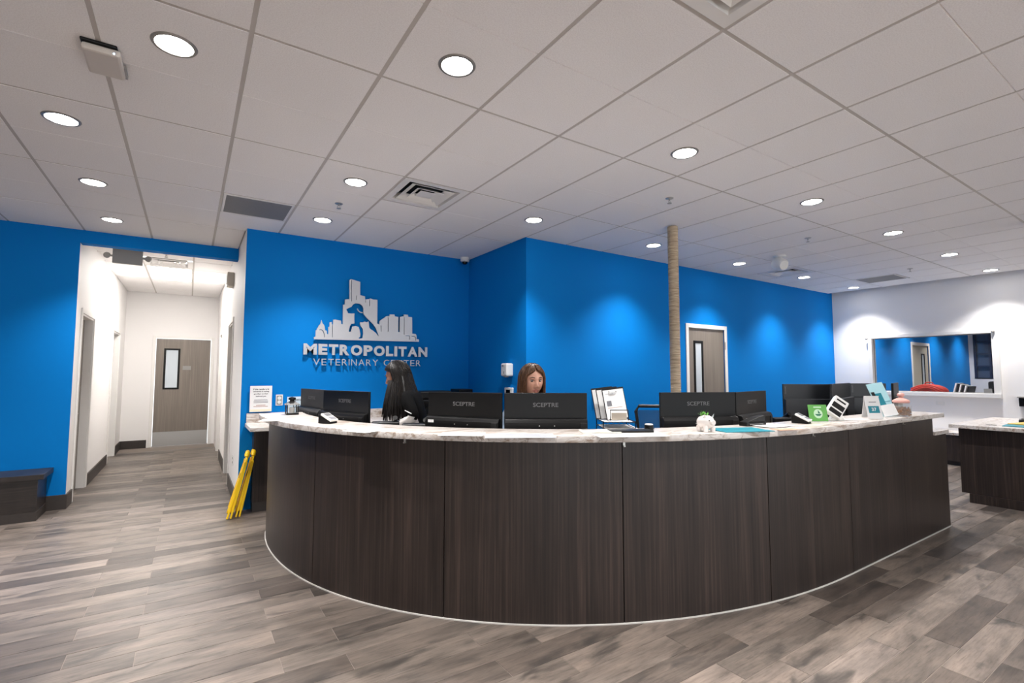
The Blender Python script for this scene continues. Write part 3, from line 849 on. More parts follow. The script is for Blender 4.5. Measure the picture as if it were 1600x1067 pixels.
# ---- sisal columns
def sisal(name, label, x, y, r):
    t = thing(name, label, 'column', (x, y, 0))
    n = 16; mb = MB(); vs_, fs_ = [], []
    z = 0.0; k = 0; rings = []
    while z < CZ - 0.02:
        for dz, dr in ((0, -0.0045), (0.005, 0.0), (0.011, 0.0)):
            rr = r + dr + 0.002 * noise.noise((x * 3, y * 3, z * 9))
            for a in range(n):
                q = 2 * math.pi * a / n
                vs_.append((rr * math.cos(q), rr * math.sin(q), z + dz))
            rings.append(z + dz)
        z += 0.016
    for j in range(len(rings) - 1):
        for a in range(n): fs_.append((j * n + a, j * n + (a + 1) % n, (j + 1) * n + (a + 1) % n, (j + 1) * n + a))
    mb.add(vs_, fs_).build('rope_wrap', M_ROPE, t, smooth=True, weld=False)
    MB().lathe([(r - 0.008, 0), (r - 0.008, CZ - 0.006)], 16).build('core', M_BASEB, t, smooth=True)
    return t
sisal('sisal_column', 'tall rope-wrapped column rising behind the desk to the ceiling', 4.13, 0.91, 0.055)
sisal('sisal_column', 'rope-wrapped column just showing at the right picture edge', 7.09, -1.31, 0.09)

# ================================================================ CEILING FITTINGS
def sq_ring(mb, a0, z0, a1, z1, t=0.004):
    """sloping square louvre blade, half-widths a0 at z0 (outer) and a1 at z1 (inner)"""
    vs_ = []
    for a, z in ((a0, z0), (a1, z1), (a1, z1 + t), (a0, z0 + t)):
        vs_ += [(-a, -a, z), (a, -a, z), (a, a, z), (-a, a, z)]
    fs_ = []
    for j in range(4):
        j2 = (j + 1) % 4
        for k in range(4):
            fs_.append((j * 4 + k, j * 4 + (k + 1) % 4, j2 * 4 + (k + 1) % 4, j2 * 4 + k))
    return mb.add(vs_, fs_)
def diffuser(x, y, label):
    t = thing('air_diffuser', label, 'air vent', (x, y, CZ), group='square air diffusers')
    h = T / 2 - 0.012
    sq_ring(MB(), h, -0.008, 0.235, -0.006).build('frame', M_TRIM, t)
    sq_ring(MB(), 0.235, -0.006, 0.215, 0.05).build('collar', M_TRIM, t)
    sq_ring(MB(), 0.200, -0.006, 0.135, 0.030).build('louver', M_TRIM, t)
    sq_ring(MB(), 0.125, -0.006, 0.075, 0.024).build('louver', M_TRIM, t)
    B('centre_plate', M_TRIM, -0.07, -0.07, 0.0, 0.07, 0.07, 0.006, t, bevel=0.003)
    B('duct', M_DARK, -0.21, -0.21, 0.06, 0.21, 0.21, 0.10, t)
    return t
diffuser(2.5 * T, 2.5 * T, 'square white air diffuser in the ceiling in front of the sign wall')
diffuser(12.5 * T, 2.5 * T, 'square air diffuser far off beside the round ceiling camera')
diffuser(2.5 * T, -2.5 * T, 'square air diffuser cut off by the top picture edge')
dh = diffuser(-0.49, 6.11, 'square air diffuser in the hallway ceiling')
def grille(x, y, label):
    t = thing('return_grille', label, 'air vent', (x, y, CZ), group='grey return grilles')
    h = T / 2 - 0.014
    B('perforated_plate', M_RETURN, -h + 0.02, -h + 0.02, -0.008, h - 0.02, h - 0.02, 0.0, t)
    mb = MB(); mb.box(-h, -h, -0.010, -h + 0.02, h, 0.004).box(h - 0.02, -h, -0.010, h, h, 0.004).box(-h + 0.02, -h, -0.010, h - 0.02, -h + 0.02, 0.004).box(-h + 0.02, h - 0.02, -0.010, h - 0.02, h, 0.004)
    mb.build('frame', M_TRIM, t, weld=False)
grille(0.5 * T, 4.5 * T, 'grey perforated return grille near the hallway opening')
grille(15.5 * T, 1.5 * T, 'grey perforated return grille near the white right wall')
# the box on the runner
ap = thing('ceiling_box', 'white wireless box with a dark edge fixed under the ceiling grid', 'access point', (-0.60, 0.60, CZ - 0.006))
MB().box(-0.075, -0.12, -0.048, 0.075, 0.12, -0.012).build('case', mat('beige_plastic', (206, 198, 190), 0.5), ap, bevel=0.012)
B('back_plate', M_BLACK, -0.078, -0.132, -0.012, 0.062, 0.10, -0.0, ap, bevel=0.004)
MB().ball((0.05, -0.118, -0.036), 0.004, n=8, m=6).build('status_light', emit_mat('blue_led', (0.3, 0.6, 1.0), 6.0), ap)
B('cable', M_GPLAST, 0.066, 0.02, -0.03, 0.084, 0.13, -0.008, ap, bevel=0.003)
for x, y, l in ((0.93, 2.16, 'small chrome sprinkler head between two downlights near the sign wall'), (3.40, 0.36, 'small chrome sprinkler head in front of the sisal column'),
                (5.82, 0.33, 'small chrome sprinkler head above the round ceiling camera'), (8.87, 0.33, 'small chrome sprinkler head beside the far return grille'), (-0.50, 5.45, 'small chrome sprinkler head in the hallway ceiling')):
    t = thing('sprinkler', l, 'sprinkler', (x, y, CZ - 0.006), group='ceiling sprinklers')
    MB().lathe([(0.0, 0.0), (0.036, 0.0), (0.034, -0.005), (0.012, -0.009), (0.0, -0.009)], 18).build('escutcheon', M_STEEL, t, smooth=True)
    mb = MB().lathe([(0.008, -0.008), (0.008, -0.02)], 10)
    mb.tube([(-0.006, 0, -0.02), (-0.012, 0, -0.032), (0, 0, -0.046)], 0.003, 6).tube([(0.006, 0, -0.02), (0.012, 0, -0.032), (0, 0, -0.046)], 0.003, 6)
    mb.build('frame_arms', M_STEEL, t, smooth=True)
    MB().lathe([(0.0, -0.046), (0.02, -0.046), (0.02, -0.049), (0.0, -0.049)], 14).build('deflector', M_STEEL, t)
dc = thing('dome_camera', 'small white dome camera in the corner of the blue walls', 'camera', (2.93, 3.43, CZ - 0.006))
MB().lathe([(0.0, 0), (0.062, 0), (0.062, -0.045), (0.05, -0.058), (0.0, -0.058)], 24).build('housing', M_WPLAST, dc, smooth=True)
MB().lathe([(0.038, -0.055), (0.036, -0.075), (0.022, -0.09), (0.0, -0.095)], 20).build('dome', M_GLOSSBLK, dc, smooth=True)
pr = thing('ceiling_camera', 'white round camera unit hanging from the ceiling near the blue wall', 'camera', (6.42, 0.98, CZ - 0.006), rz=R(-25))
MB().lathe([(0.0, 0), (0.075, 0), (0.075, -0.02), (0.03, -0.03), (0.03, -0.05)], 20).build('mount', M_WPLAST, pr, smooth=True)
Mx = Matrix.Translation((0, 0, -0.115)) @ Matrix.Rotation(R(-70), 4, 'X') @ Matrix.Rotation(R(25), 4, 'Z')
MB().lathe([(0.0, -0.09), (0.06, -0.085), (0.08, -0.06), (0.085, 0.05), (0.078, 0.075)], 24, M=Mx).build('barrel', M_WPLAST, pr, smooth=True)
MB().lathe([(0.075, 0.07), (0.066, 0.078), (0.03, 0.082), (0.0, 0.082)], 24, M=Mx).build('face', M_GPLAST, pr, smooth=True)
MB().lathe([(0.034, 0.078), (0.034, 0.098), (0.026, 0.1), (0.02, 0.09), (0.0, 0.088)], 20, M=Mx).build('lens_barrel', M_BLACK2, pr, smooth=True)

# hallway fittings
ex = thing('exit_sign', 'grey exit sign box with two round lamp heads under the hallway ceiling', 'exit sign', (-0.88, 5.2, 2.90))
B('case', M_GPLAST, -0.15, -0.025, -0.09, 0.15, 0.025, 0.09, ex, bevel=0.006)
B('ceiling_stem', M_GPLAST, -0.04, -0.02, 0.09, 0.04, 0.02, 0.142, ex)
for s in (-1, 1):
    mb = MB().tube([(s * 0.15, 0, 0.0), (s * 0.20, 0, 0.0)], 0.012, 10)
    mb.build('lamp_arm', M_GPLAST, ex, smooth=True)
    MB().lathe([(0.0, -0.03), (0.03, -0.03), (0.036, 0.0), (0.036, 0.02), (0.0, 0.022)], 18, M=Matrix.Translation((s * 0.205, 0, 0)) @ Matrix.Rotation(R(-70), 4, 'X')).build('lamp_head', M_GPLAST, ex, smooth=True)
st = thing('emergency_light', 'beige emergency light box high on the right hallway wall', 'emergency light', (0.29, 5.33, 2.75))
B('case', mat('beige_case', (196, 186, 170), 0.5), -0.085, -0.09, -0.10, 0.0, 0.09, 0.10, st, bevel=0.01)
B('lens', M_PANE, -0.092, -0.07, -0.06, -0.085, 0.07, 0.06, st, bevel=0.003)
ot = thing('wall_outlet', 'small white outlet low on the right hallway wall', 'outlet', (0.29, 4.28, 0.42))
B('plate', M_WPLAST, -0.006, -0.035, -0.06, 0.0, 0.035, 0.06, ot, bevel=0.002)
B('socket', M_BLACK2, -0.008, -0.014, 0.012, -0.005, 0.014, 0.036, ot)
B('socket', M_BLACK2, -0.008, -0.014, -0.036, -0.005, 0.014, -0.012, ot)

# ================================================================ THE SIGN ON THE BLUE WALL
SY = 3.495
sign = thing('wall_sign', 'brushed silver clinic sign with skyline, dog and lettering on the blue wall', 'wall sign', (0, 0, 0))
def crop_pt(c):           # survey crop of the sign -> wall plane
    p = aty(460 + c[0] / 6.277, 420 + c[1] / 6.277, SY - 0.01)
    return (p.x, p.z)
SKY = [(192, 690), (192, 668), (208, 664), (210, 602), (222, 598), (222, 582), (232, 575), (240, 555), (256, 540), (262, 512), (266, 500), (270, 512), (276, 535), (290, 548), (298, 570), (300, 590), (304, 605), (318, 606), (320, 638), (334, 640), (334, 570), (346, 566), (346, 524), (366, 520), (368, 545), (380, 545), (382, 498), (400, 497), (458, 508), (460, 540), (476, 542), (478, 350), (495, 350), (497, 300), (540, 297), (540, 110), (556, 100), (646, 128), (646, 258), (692, 270), (694, 300), (736, 296), (745, 290), (772, 300), (815, 303), (813, 535), (832, 545), (836, 510), (866, 490), (890, 475), (900, 465), (934, 462), (936, 446), (982, 448), (984, 465), (1020, 472), (1018, 620), (1032, 618), (1036, 470), (1072, 465), (1074, 447), (1115, 450), (1117, 470), (1155, 475), (1156, 635), (1190, 640), (1198, 655), (1200, 688), (1222, 692), (1222, 715)]
DOG = [(510, 395), (530, 385), (560, 372), (575, 350), (600, 338), (640, 342), (665, 360), (678, 390), (676, 430), (682, 447), (700, 470), (740, 510), (775, 545), (800, 585), (822, 640), (828, 665), (800, 630), (770, 605), (745, 590), (735, 575), (732, 545), (728, 515), (712, 524), (690, 517), (668, 525), (648, 522), (642, 535), (650, 560), (672, 590), (675, 640), (668, 680), (640, 684), (628, 680), (645, 665), (648, 640), (640, 600), (630, 570), (600, 560), (570, 565), (562, 590), (555, 615), (535, 618), (535, 600), (545, 560), (560, 538), (590, 535), (588, 500), (588, 460), (590, 437), (560, 438), (525, 435), (522, 420), (512, 405)]
EAR = [(621, 388), (630, 408), (648, 422), (672, 426), (671, 433), (645, 430), (625, 413), (615, 391)]
def slit(x, y0, y1, w=5): return [(x - w / 2, y0), (x + w / 2, y0), (x + w / 2, y1), (x - w / 2, y1)]
SLITS = [slit(562, 112, 318), slit(608, 262, 305), slit(699, 306, 330), slit(738, 304, 365), slit(373, 552, 670), slit(920, 478, 615), slit(1078, 474, 645), slit(850, 556, 615),
         [(244, 594), (262, 592), (284, 606), (296, 640), (297, 670), (291, 670), (290, 642), (279, 612), (260, 598), (244, 600)],
         [(1092, 653), (1132, 655), (1132, 695), (1127, 695), (1127, 660), (1092, 658)], [(1150, 658), (1180, 660), (1193, 675), (1194, 704), (1189, 704), (1188, 678), (1178, 665), (1150, 663)]]
cu = bpy.data.curves.new('skyline', 'CURVE'); cu.dimensions = '2D'; cu.fill_mode = 'BOTH'; cu.extrude = 0.009
for poly in [SKY, DOG, EAR] + SLITS:
    sp = cu.splines.new('POLY'); sp.points.add(len(poly) - 1)
    for q, c in zip(sp.points, poly):
        a = crop_pt(c); q.co = (a[0], a[1], 0, 1)
    sp.use_cyclic_u = True
tmp = bpy.data.objects.new('skyline', cu); COL.objects.link(tmp); bpy.context.view_layer.update()
me = bpy.data.meshes.new_from_object(tmp.evaluated_get(bpy.context.evaluated_depsgraph_get()))
bpy.data.objects.remove(tmp); bpy.data.curves.remove(cu); me.materials.clear()
for v in me.vertices: v.co = Vector((v.co.x, SY - v.co.z, v.co.y))
me.flip_normals() if hasattr(me, 'flip_normals') else None
put('skyline_plate', me, M_ALU, sign)
def letters(word, boxes_x, z0, z1, offset, depth):
    for ch, (xa, xb) in zip(word, boxes_x):
        M = Matrix(((1, 0, 0, 0), (0, 0, -1, SY + 0.009), (0, 1, 0, 0), (0, 0, 0, 1)))
        text_box('letter', ch, M_ALU, sign, M, xa, xb, z0, z1, depth, offset)
def spread(word, x0, x1, widths, gap):
    tot = sum(widths[c] for c in word) + gap * (len(word) - 1)
    k = (x1 - x0) / tot; x = x0; out = []
    for c in word:
        out.append((x, x + widths[c] * k)); x += (widths[c] + gap) * k
    return out
WB = dict(M=1.18, E=0.80, T=0.86, R=0.92, O=1.10, P=0.88, L=0.74, I=0.30, A=1.05, N=0.98)
letters('METROPOLITAN', spread('METROPOLITAN', 0.895, 2.415, WB, 0.13), 1.668, 1.795, 0.05, 0.018)
WT = dict(V=0.9, E=0.68, T=0.78, R=0.74, I=0.11, N=0.82, A=0.92, Y=0.86, C=0.86)
# thin second line, with a word gap
vx = spread('VETERINARY', 1.005, 1.765, WT, 0.26)
cx = spread('CENTER', 1.835, 2.325, WT, 0.26)
letters('VETERINARY', vx, 1.548, 1.622, -0.008, 0.014)
letters('CENTER', cx, 1.548, 1.622, -0.008, 0.014)

# ================================================================ MONITORS ON THE WORKTOP
WTZ = 0.9146
def horiz(u, dep, z):
    X = (u - 800) / FPX * dep
    Y = (z - CAMP.z - _f.z * dep - _r.z * X) / _u.z
    return CAMP + _f * dep + _r * X + _u * Y
M_SCREEN = mat('dark_screen', (16, 20, 28), 0.15, spec=0.6)
M_LOGO = mat('grey_lettering', (96, 96, 98), 0.5)
M_LEN = mat('slate_plastic', (26, 29, 34), 0.42)
def monitor(label, uL, dL, uR, dR, ztop, h=0.33, w=None, brand='SCEPTRE', style=0, zbase=WTZ, sticker=None, m=None):
    a = horiz(uL, dL, ztop); b = horiz(uR, dR, ztop)
    ax = Vector((b.x - a.x, b.y - a.y, 0)); ww = w or ax.length; ax.normalize()
    c = a + ax * ww / 2 if (w is None or uL < 1100) else b - ax * ww / 2
    m = m or M_BLACK
    t = thing('monitor', label, 'monitor', (c.x, c.y, zbase), math.atan2(ax.y, ax.x), group='monitors on the desk')
    zt = ztop - zbase; zb = zt - h; hw = ww / 2
    mb = MB().box(-hw, -0.004, zb, hw, 0.016, zt); mb.build('panel', m, t, bevel=0.003)
    B('screen', M_SCREEN, -hw + 0.012, 0.0162, zb + 0.018, hw - 0.012, 0.0172, zt - 0.012, t)
    if style == 0:
        zs = zb + 0.50 * h
        prof = [(-0.004, zb + 0.008), (-0.046, zb + 0.012), (-0.050, zs - 0.030), (-0.040, zs - 0.008), (-0.004, zs)]
        n = len(prof); hx = hw - 0.004
        vs_ = [(-hx, p[0], p[1]) for p in prof] + [(hx, p[0], p[1]) for p in prof]
        fs_ = [tuple(range(n)), tuple(range(2 * n - 1, n - 1, -1))] + [(i, n + i, n + (i + 1) % n, (i + 1) % n) for i in range(n)]
        MB().add(vs_, fs_).build('rear_housing', m, t, bevel=0.004)
        B('port_cover', M_BLACK2, hw - 0.055, -0.054, zb + 0.02, hw - 0.012, -0.047, zs - 0.03, t, bevel=0.003)
        so = B('neck_socket', M_BLACK2, -0.022, -0.064, zb + 0.0, 0.022, -0.046, zb + 0.085, t, bevel=0.003)
        for sx in (-0.045, 0.055): MB().lathe([(0.0, 0), (0.004, 0), (0.004, 0.003), (0, 0.003)], 8, M=Matrix.Translation((sx, -0.049, zs - 0.05)) @ Matrix.Rotation(R(90), 4, 'X')).build('screw', M_STEEL, t)
    else:
        zs = zb + 0.62 * h
        MB().box(-hw + 0.004, -0.034, zb + 0.004, hw - 0.004, -0.004, zs).build('rear_housing', m, t, bevel=0.008)
        B('neck_socket', M_BLACK2, -0.03, -0.048, zb + 0.02, 0.03, -0.032, zb + 0.12, t, bevel=0.003)
    B('neck', M_BLACK2, -0.02, -0.062, 0.012, 0.02, -0.05 if style == 0 else -0.036, zb + 0.06, t, bevel=0.003)
    B('base', M_BLACK2, -0.12, -0.066, 0.0, 0.12, 0.13, 0.012, t, bevel=0.004)
    MF = Matrix(((1, 0, 0, 0), (0, 0, -1, -0.004), (0, 1, 0, 0), (0, 0, 0, 1)))
    if brand == 'SCEPTRE':
        zc = zb + 0.76 * h
        text_box('brand_lettering', brand, M_LOGO, t, MF, -0.085, 0.085, zc - 0.014, zc + 0.014, 0.0012, 0.012)
    elif brand:
        M2 = MF @ Matrix.Translation((-hw + 0.022, zt - 0.018, 0)) @ Matrix.Rotation(R(-90), 4, 'Z')
        text_box('brand_lettering', brand, M_LOGO, t, M2, 0.0, 0.075, -0.007, 0.009, 0.0012, 0.01)
    if sticker is not None:
        B('sticker', M_PAPER, -hw + sticker, -0.0525, zb + 0.50 * h - 0.045, -hw + sticker + 0.045, -0.0505, zb + 0.50 * h - 0.026, t)
    return t
monitor('leftmost black monitor, turned away at an angle beside the lantern', 471, 4.78, 507, 4.36, 1.306)
monitor('black monitor left of the dark-haired woman', 506, 4.14, 577, 3.76, 1.312, sticker=0.05)
monitor('black monitor between the two seated women', 670, 3.52, 784, 3.29, 1.322, sticker=0.03)
monitor('black monitor hiding the brown-haired woman below the chin', 788, 3.31, 917, 3.31, 1.322)
monitor('black monitor right of the wire document rack, behind the pig planter', 1031, 3.47, 1148, 3.56, 1.320)
monitor('black monitor angled away behind the teal folders', 1149, 3.62, 1196, 4.0, 1.317, sticker=0.05)
monitor('large slate monitor behind the green counter card', 1223, 4.62, 1301, 4.6, 1.357, h=0.36, brand='Lenovo', style=1, m=M_LEN)
monitor('slate monitor angled between two others behind the white payment unit', 1299, 4.42, 1328, 5.0, 1.362, h=0.36, brand=None, style=1, m=M_LEN)
monitor('slate monitor behind the brochure stand', 1328, 5.06, 1384, 5.02, 1.356, h=0.36, brand='Lenovo', style=1, m=M_LEN)
monitor('black monitor seen edge-on behind the treat jar', 1395, 5.0, 1403, 5.52, 1.357, h=0.36, brand=None, style=1)
# on the counter of the sign wall
pt = thing('printer', 'black printer on the back counter right of the dark-haired woman', 'printer', (2.36, 3.22, 0.9166))
B('body', M_BLACK, -0.22, -0.17, 0.0, 0.22, 0.17, 0.22, pt, bevel=0.012)
B('lid', M_BLACK2, -0.21, -0.16, 0.222, 0.21, 0.16, 0.32, pt, bevel=0.02)
B('paper_tray', M_BLACK2, -0.15, -0.26, 0.03, 0.15, -0.172, 0.045, pt, bevel=0.004)
B('control_panel', M_GLOSSBLK, -0.2, -0.176, 0.12, 0.05, -0.171, 0.19, pt)
kt = thing('counter_appliance', 'black boxy appliance in the corner of the back counter', 'appliance', (2.80, 3.25, 0.9166))
B('body', M_BLACK, -0.10, -0.13, 0.0, 0.10, 0.13, 0.335, kt, bevel=0.012)
B('drip_tray', M_BLACK2, -0.08, -0.22, 0.0, 0.08, -0.132, 0.03, kt, bevel=0.004)
B('front_panel', M_BLACK2, -0.08, -0.138, 0.14, 0.08, -0.131, 0.30, kt, bevel=0.003)

# ================================================================ THINGS ON THE WALLS
pap = thing('notice_sheet', 'white notice sheet about a lit candle on the backsplash', 'notice', (0, 0, 0))
tl = aty(391, 603, 3.50); brr = aty(424, 645, 3.50)
B('sheet', M_PAPER, tl.x, 3.498, 1.035, brr.x, 3.501, tl.z, pap)
MW = Matrix(((1, 0, 0, 0), (0, 0, -1, 3.498), (0, 1, 0, 0), (0, 0, 0, 1)))
xa, xb = tl.x, brr.x; cxm = (xa + xb) / 2; zt = tl.z
for i, (s, wd) in enumerate((('If this candle is lit', 0.155), ('someone is saying', 0.155), ('goodbye to their', 0.14), ('beloved pet', 0.10))):
    text_box('printed_line', s, M_INK, pap, MW, cxm - wd / 2, cxm + wd / 2, zt - 0.045 - i * 0.026, zt - 0.028 - i * 0.026, 0.0006, 0.02)
for i, wd in enumerate((0.13, 0.14, 0.14)):
    B('printed_line', M_GINK, cxm - wd / 2, 3.4972, zt - 0.155 - i * 0.014, cxm + wd / 2, 3.498, zt - 0.150 - i * 0.014, pap)
for i, wd in enumerate((0.09, 0.14)):
    B('printed_line', mat('rust_ink', (170, 120, 96), 0.8) if i == 0 else MATS['rust_ink'], cxm - wd / 2, 3.4972, zt - 0.212 - i * 0.014, cxm + wd / 2, 3.498, zt - 0.207 - i * 0.014, pap)
B('pale_yellow_band', mat('pale_yellow_print', (238, 232, 205), 0.7), xa + 0.001, 3.4975, 1.036, xb - 0.001, 3.498, 1.062, pap)  # pale yellow band along the foot of the sheet
ou = thing('duplex_outlet', 'grey duplex outlet with white sockets on the blue sign wall', 'outlet', (0.665, 3.53, 1.155))
B('plate', M_WPLAST, -0.036, -0.006, -0.06, 0.036, 0.0, 0.06, ou, bevel=0.002)
B('insert', M_GPLAST, -0.026, -0.008, -0.05, 0.026, -0.005, 0.05, ou)
for z in (0.022, -0.022):
    MB().lathe([(0.0, 0.0), (0.019, 0.0), (0.019, 0.004), (0, 0.004)], 18, M=Matrix.Translation((0, -0.008, z)) @ Matrix.Rotation(R(90), 4, 'X')).build('socket', M_WPLAST, ou)
sd = thing('soap_dispenser', 'white sanitiser dispenser on the blue side wall', 'dispenser', (3.05, 2.46, 1.42))
B('case', M_WPLAST, -0.10, -0.065, 0.0, 0.0, 0.065, 0.155, sd, bevel=0.016)
B('nozzle', M_GPLAST, -0.085, -0.02, -0.012, -0.04, 0.02, 0.002, sd, bevel=0.003)
B('label_strip', M_GINK, -0.1015, 0.0, 0.118, -0.1, 0.04, 0.132, sd)
B('window', M_GPLAST, -0.1015, -0.012, 0.03, -0.1, 0.006, 0.06, sd)
tk = thing('wall_panel', 'white keypad with a dark screen below the sanitiser dispenser', 'keypad', (3.05, 2.47, 1.16))
B('case', M_WPLAST, -0.03, -0.085, 0.0, 0.0, 0.085, 0.125, tk, bevel=0.01)
B('screen', M_GLOSSBLK, -0.0315, -0.045, 0.02, -0.03, 0.045, 0.10, tk)
th = thing('thermostat', 'white wall thermostat with a dark display on the long blue wall', 'thermostat', (4.125, 2.13, 1.165))
B('case', M_WPLAST, -0.052, -0.03, -0.075, 0.052, 0.0, 0.075, th, bevel=0.006)
B('display', M_GLOSSBLK, -0.022, -0.0315, -0.04, 0.022, -0.03, 0.045, th)

# ================================================================ SMALL THINGS ON THE LEDGE AND COUNTERS
LZ = 1.0945
# lantern on the ledge end
lt = thing('lantern', 'small black lantern at the left end of the ledge', 'lantern', (0.575, 2.16, LZ))
B('base', M_BLACK, -0.05, -0.05, 0.0, 0.05, 0.05, 0.012, lt, bevel=0.003)
for sx in (-1, 1):
    for sy in (-1, 1): B('post', M_BLACK, sx * 0.043 - 0.004, sy * 0.043 - 0.004, 0.012, sx * 0.043 + 0.004, sy * 0.043 + 0.004, 0.085, lt)
for q in ((-0.039, -0.0435, 0.039, -0.0425), (-0.039, 0.0425, 0.039, 0.0435), (-0.0435, -0.039, -0.0425, 0.039), (0.0425, -0.039, 0.0435, 0.039)):
    B('glass_pane', M_GLASS, q[0], q[1], 0.013, q[2], q[3], 0.084, lt)
vs_ = [(-0.06, -0.06, 0.085), (0.06, -0.06, 0.085), (0.06, 0.06, 0.085), (-0.06, 0.06, 0.085), (-0.022, -0.022, 0.115), (0.022, -0.022, 0.115), (0.022, 0.022, 0.115), (-0.022, 0.022, 0.115)]
MB().add(vs_, [(0, 3, 2, 1), (4, 5, 6, 7), (0, 1, 5, 4), (1, 2, 6, 5), (2, 3, 7, 6), (3, 0, 4, 7)]).build('roof', M_BLACK, lt, bevel=0.002)
MB().lathe([(0.018, 0.115), (0.018, 0.125), (0.03, 0.128), (0.03, 0.145), (0.0, 0.155)], 16).build('cap', M_BLACK, lt, smooth=True)
MB().lathe([(0.0, 0.013), (0.022, 0.013), (0.022, 0.06), (0.0, 0.06)], 16).build('candle', M_WPLAST, lt, smooth=True)
# payment notice leaning on the backsplash
pn = thing('payment_notice', 'handwritten payment notice standing behind the lantern', 'notice', (0, 0, 0))
a = aty(449, 620, 3.2)
B('card', mat('pale_blue_card', (206, 226, 240), 0.7), a.x, 3.20, 0.9166, a.x + 0.24, 3.206, a.z, pn)
M3 = Matrix(((1, 0, 0, 0), (0, 0, -1, 3.20), (0, 1, 0, 0), (0, 0, 0, 1)))
text_box('handwriting', 'Payment', M_INK, pn, M3, a.x + 0.035, a.x + 0.19, a.z - 0.055, a.z - 0.018, 0.0008, 0.01)
text_box('handwriting', 'Due', M_INK, pn, M3, a.x + 0.06, a.x + 0.16, a.z - 0.115, a.z - 0.075, 0.0008, 0.01)
def on_ledge(u, v, z=LZ):
    return atz(u, v, z)
# card readers
def card_reader(u, v, rz, label):
    p = on_ledge(u, v)
    t = thing('card_reader', label, 'card reader', (p.x, p.y, LZ), rz, group='card readers on the ledge')
    prof = [(-0.055, 0.0), (0.055, 0.0), (0.055, 0.055), (0.04, 0.06), (-0.055, 0.012)]
    n = len(prof)
    vs_ = [(-0.036, q[0], q[1]) for q in prof] + [(0.036, q[0], q[1]) for q in prof]
    fs_ = [tuple(range(n)), tuple(range(2 * n - 1, n - 1, -1))] + [(i, n + i, n + (i + 1) % n, (i + 1) % n) for i in range(n)]
    MB().add(vs_, fs_).build('stand', M_BLACK, t, bevel=0.003)
    Mt = Matrix.Translation((0, -0.012, 0.036)) @ Matrix.Rotation(math.atan2(0.048, 0.095), 4, 'X')
    B('handset', M_WPLAST, -0.039, -0.05, 0.0, 0.039, 0.05, 0.016, t, bevel=0.004, M=Mt)
    B('screen', M_LOGO, -0.03, 0.004, 0.0162, 0.03, 0.042, 0.0172, t, M=Mt)
    B('keypad', M_GINK, -0.03, -0.042, 0.0162, 0.03, -0.006, 0.0172, t, M=Mt)
    return t
card_reader(512, 661, R(35), 'small white card reader in front of the left pair of monitors')
card_reader(1252, 661, R(10), 'small white card reader left of the green counter card')
# white payment unit
p = on_ledge(1307, 657)
pu = thing('payment_unit', 'white tilted payment unit with dark screens beside the green card', 'payment terminal', (p.x, p.y, LZ), YAW * -1 + R(-20))
MB().prism([(-0.05, 0.0), (0.05, 0.0), (0.03, 0.05), (-0.03, 0.05)], -0.04, 0.04, M=Matrix(((1, 0, 0, 0), (0, 0, 1, 0), (0, 1, 0, 0), (0, 0, 0, 1)))).build('foot', M_WPLAST, pu, bevel=0.004)
Mt = Matrix.Translation((0, 0.0, 0.095)) @ Matrix.Rotation(R(38), 4, 'Y') @ Matrix.Rotation(R(58), 4, 'X')
B('case', M_WPLAST, -0.055, -0.085, -0.015, 0.055, 0.085, 0.03, pu, bevel=0.008, M=Mt)
B('screen', M_BLACK2, -0.045, -0.075, 0.0302, 0.045, -0.035, 0.0312, pu, M=Mt)
B('screen', M_BLACK2, -0.045, -0.022, 0.0302, 0.045, 0.024, 0.0312, pu, M=Mt)
B('printer_slot', M_BLACK2, -0.035, 0.048, 0.0302, 0.035, 0.062, 0.0312, pu, M=Mt)
# green counter card
p = on_ledge(1280, 659)
gc = thing('counter_card', 'green and white counter card in a clear stand', 'counter card', (p.x, p.y, LZ), -YAW * 0.9)
Mt = Matrix.Rotation(R(-10), 4, 'X')
B('card', M_GREEN, -0.072, -0.002, 0.004, 0.072, 0.002, 0.128, gc, M=Mt)
MB().lathe([(0.0, 0), (0.034, 0), (0.034, 0.001), (0.0, 0.001)], 24, M=Mt @ Matrix.Translation((0.0, -0.002, 0.06)) @ Matrix.Rotation(R(90), 4, 'X')).build('emblem_disc', mat('pale_green_print', (190, 220, 190), 0.5), gc)
MB().prism([(-0.026, 0.058), (0.026, 0.058), (0.012, 0.044), (-0.012, 0.044)], 0.0032, 0.0042, M=Mt @ Matrix(((1, 0, 0, 0), (0, 0, -1, 0), (0, 1, 0, 0), (0, 0, 0, 1)))).build('leaf_mark', mat('deep_green_print', (30, 110, 80), 0.5), gc)
MB().prism([(0.0, 0.062), (0.018, 0.062), (0.0, 0.088)], 0.0032, 0.0042, M=Mt @ Matrix(((1, 0, 0, 0), (0, 0, -1, 0), (0, 1, 0, 0), (0, 0, 0, 1)))).build('leaf_mark', MATS['deep_green_print'], gc)
B('title_line', MATS['pale_green_print'], -0.03, -0.0032, 0.104, 0.03, -0.002, 0.114, gc, M=Mt)
B('acrylic_foot', glass_mat('clear_acrylic', alpha=0.25), -0.074, -0.03, 0.0, 0.074, 0.05, 0.003, gc)
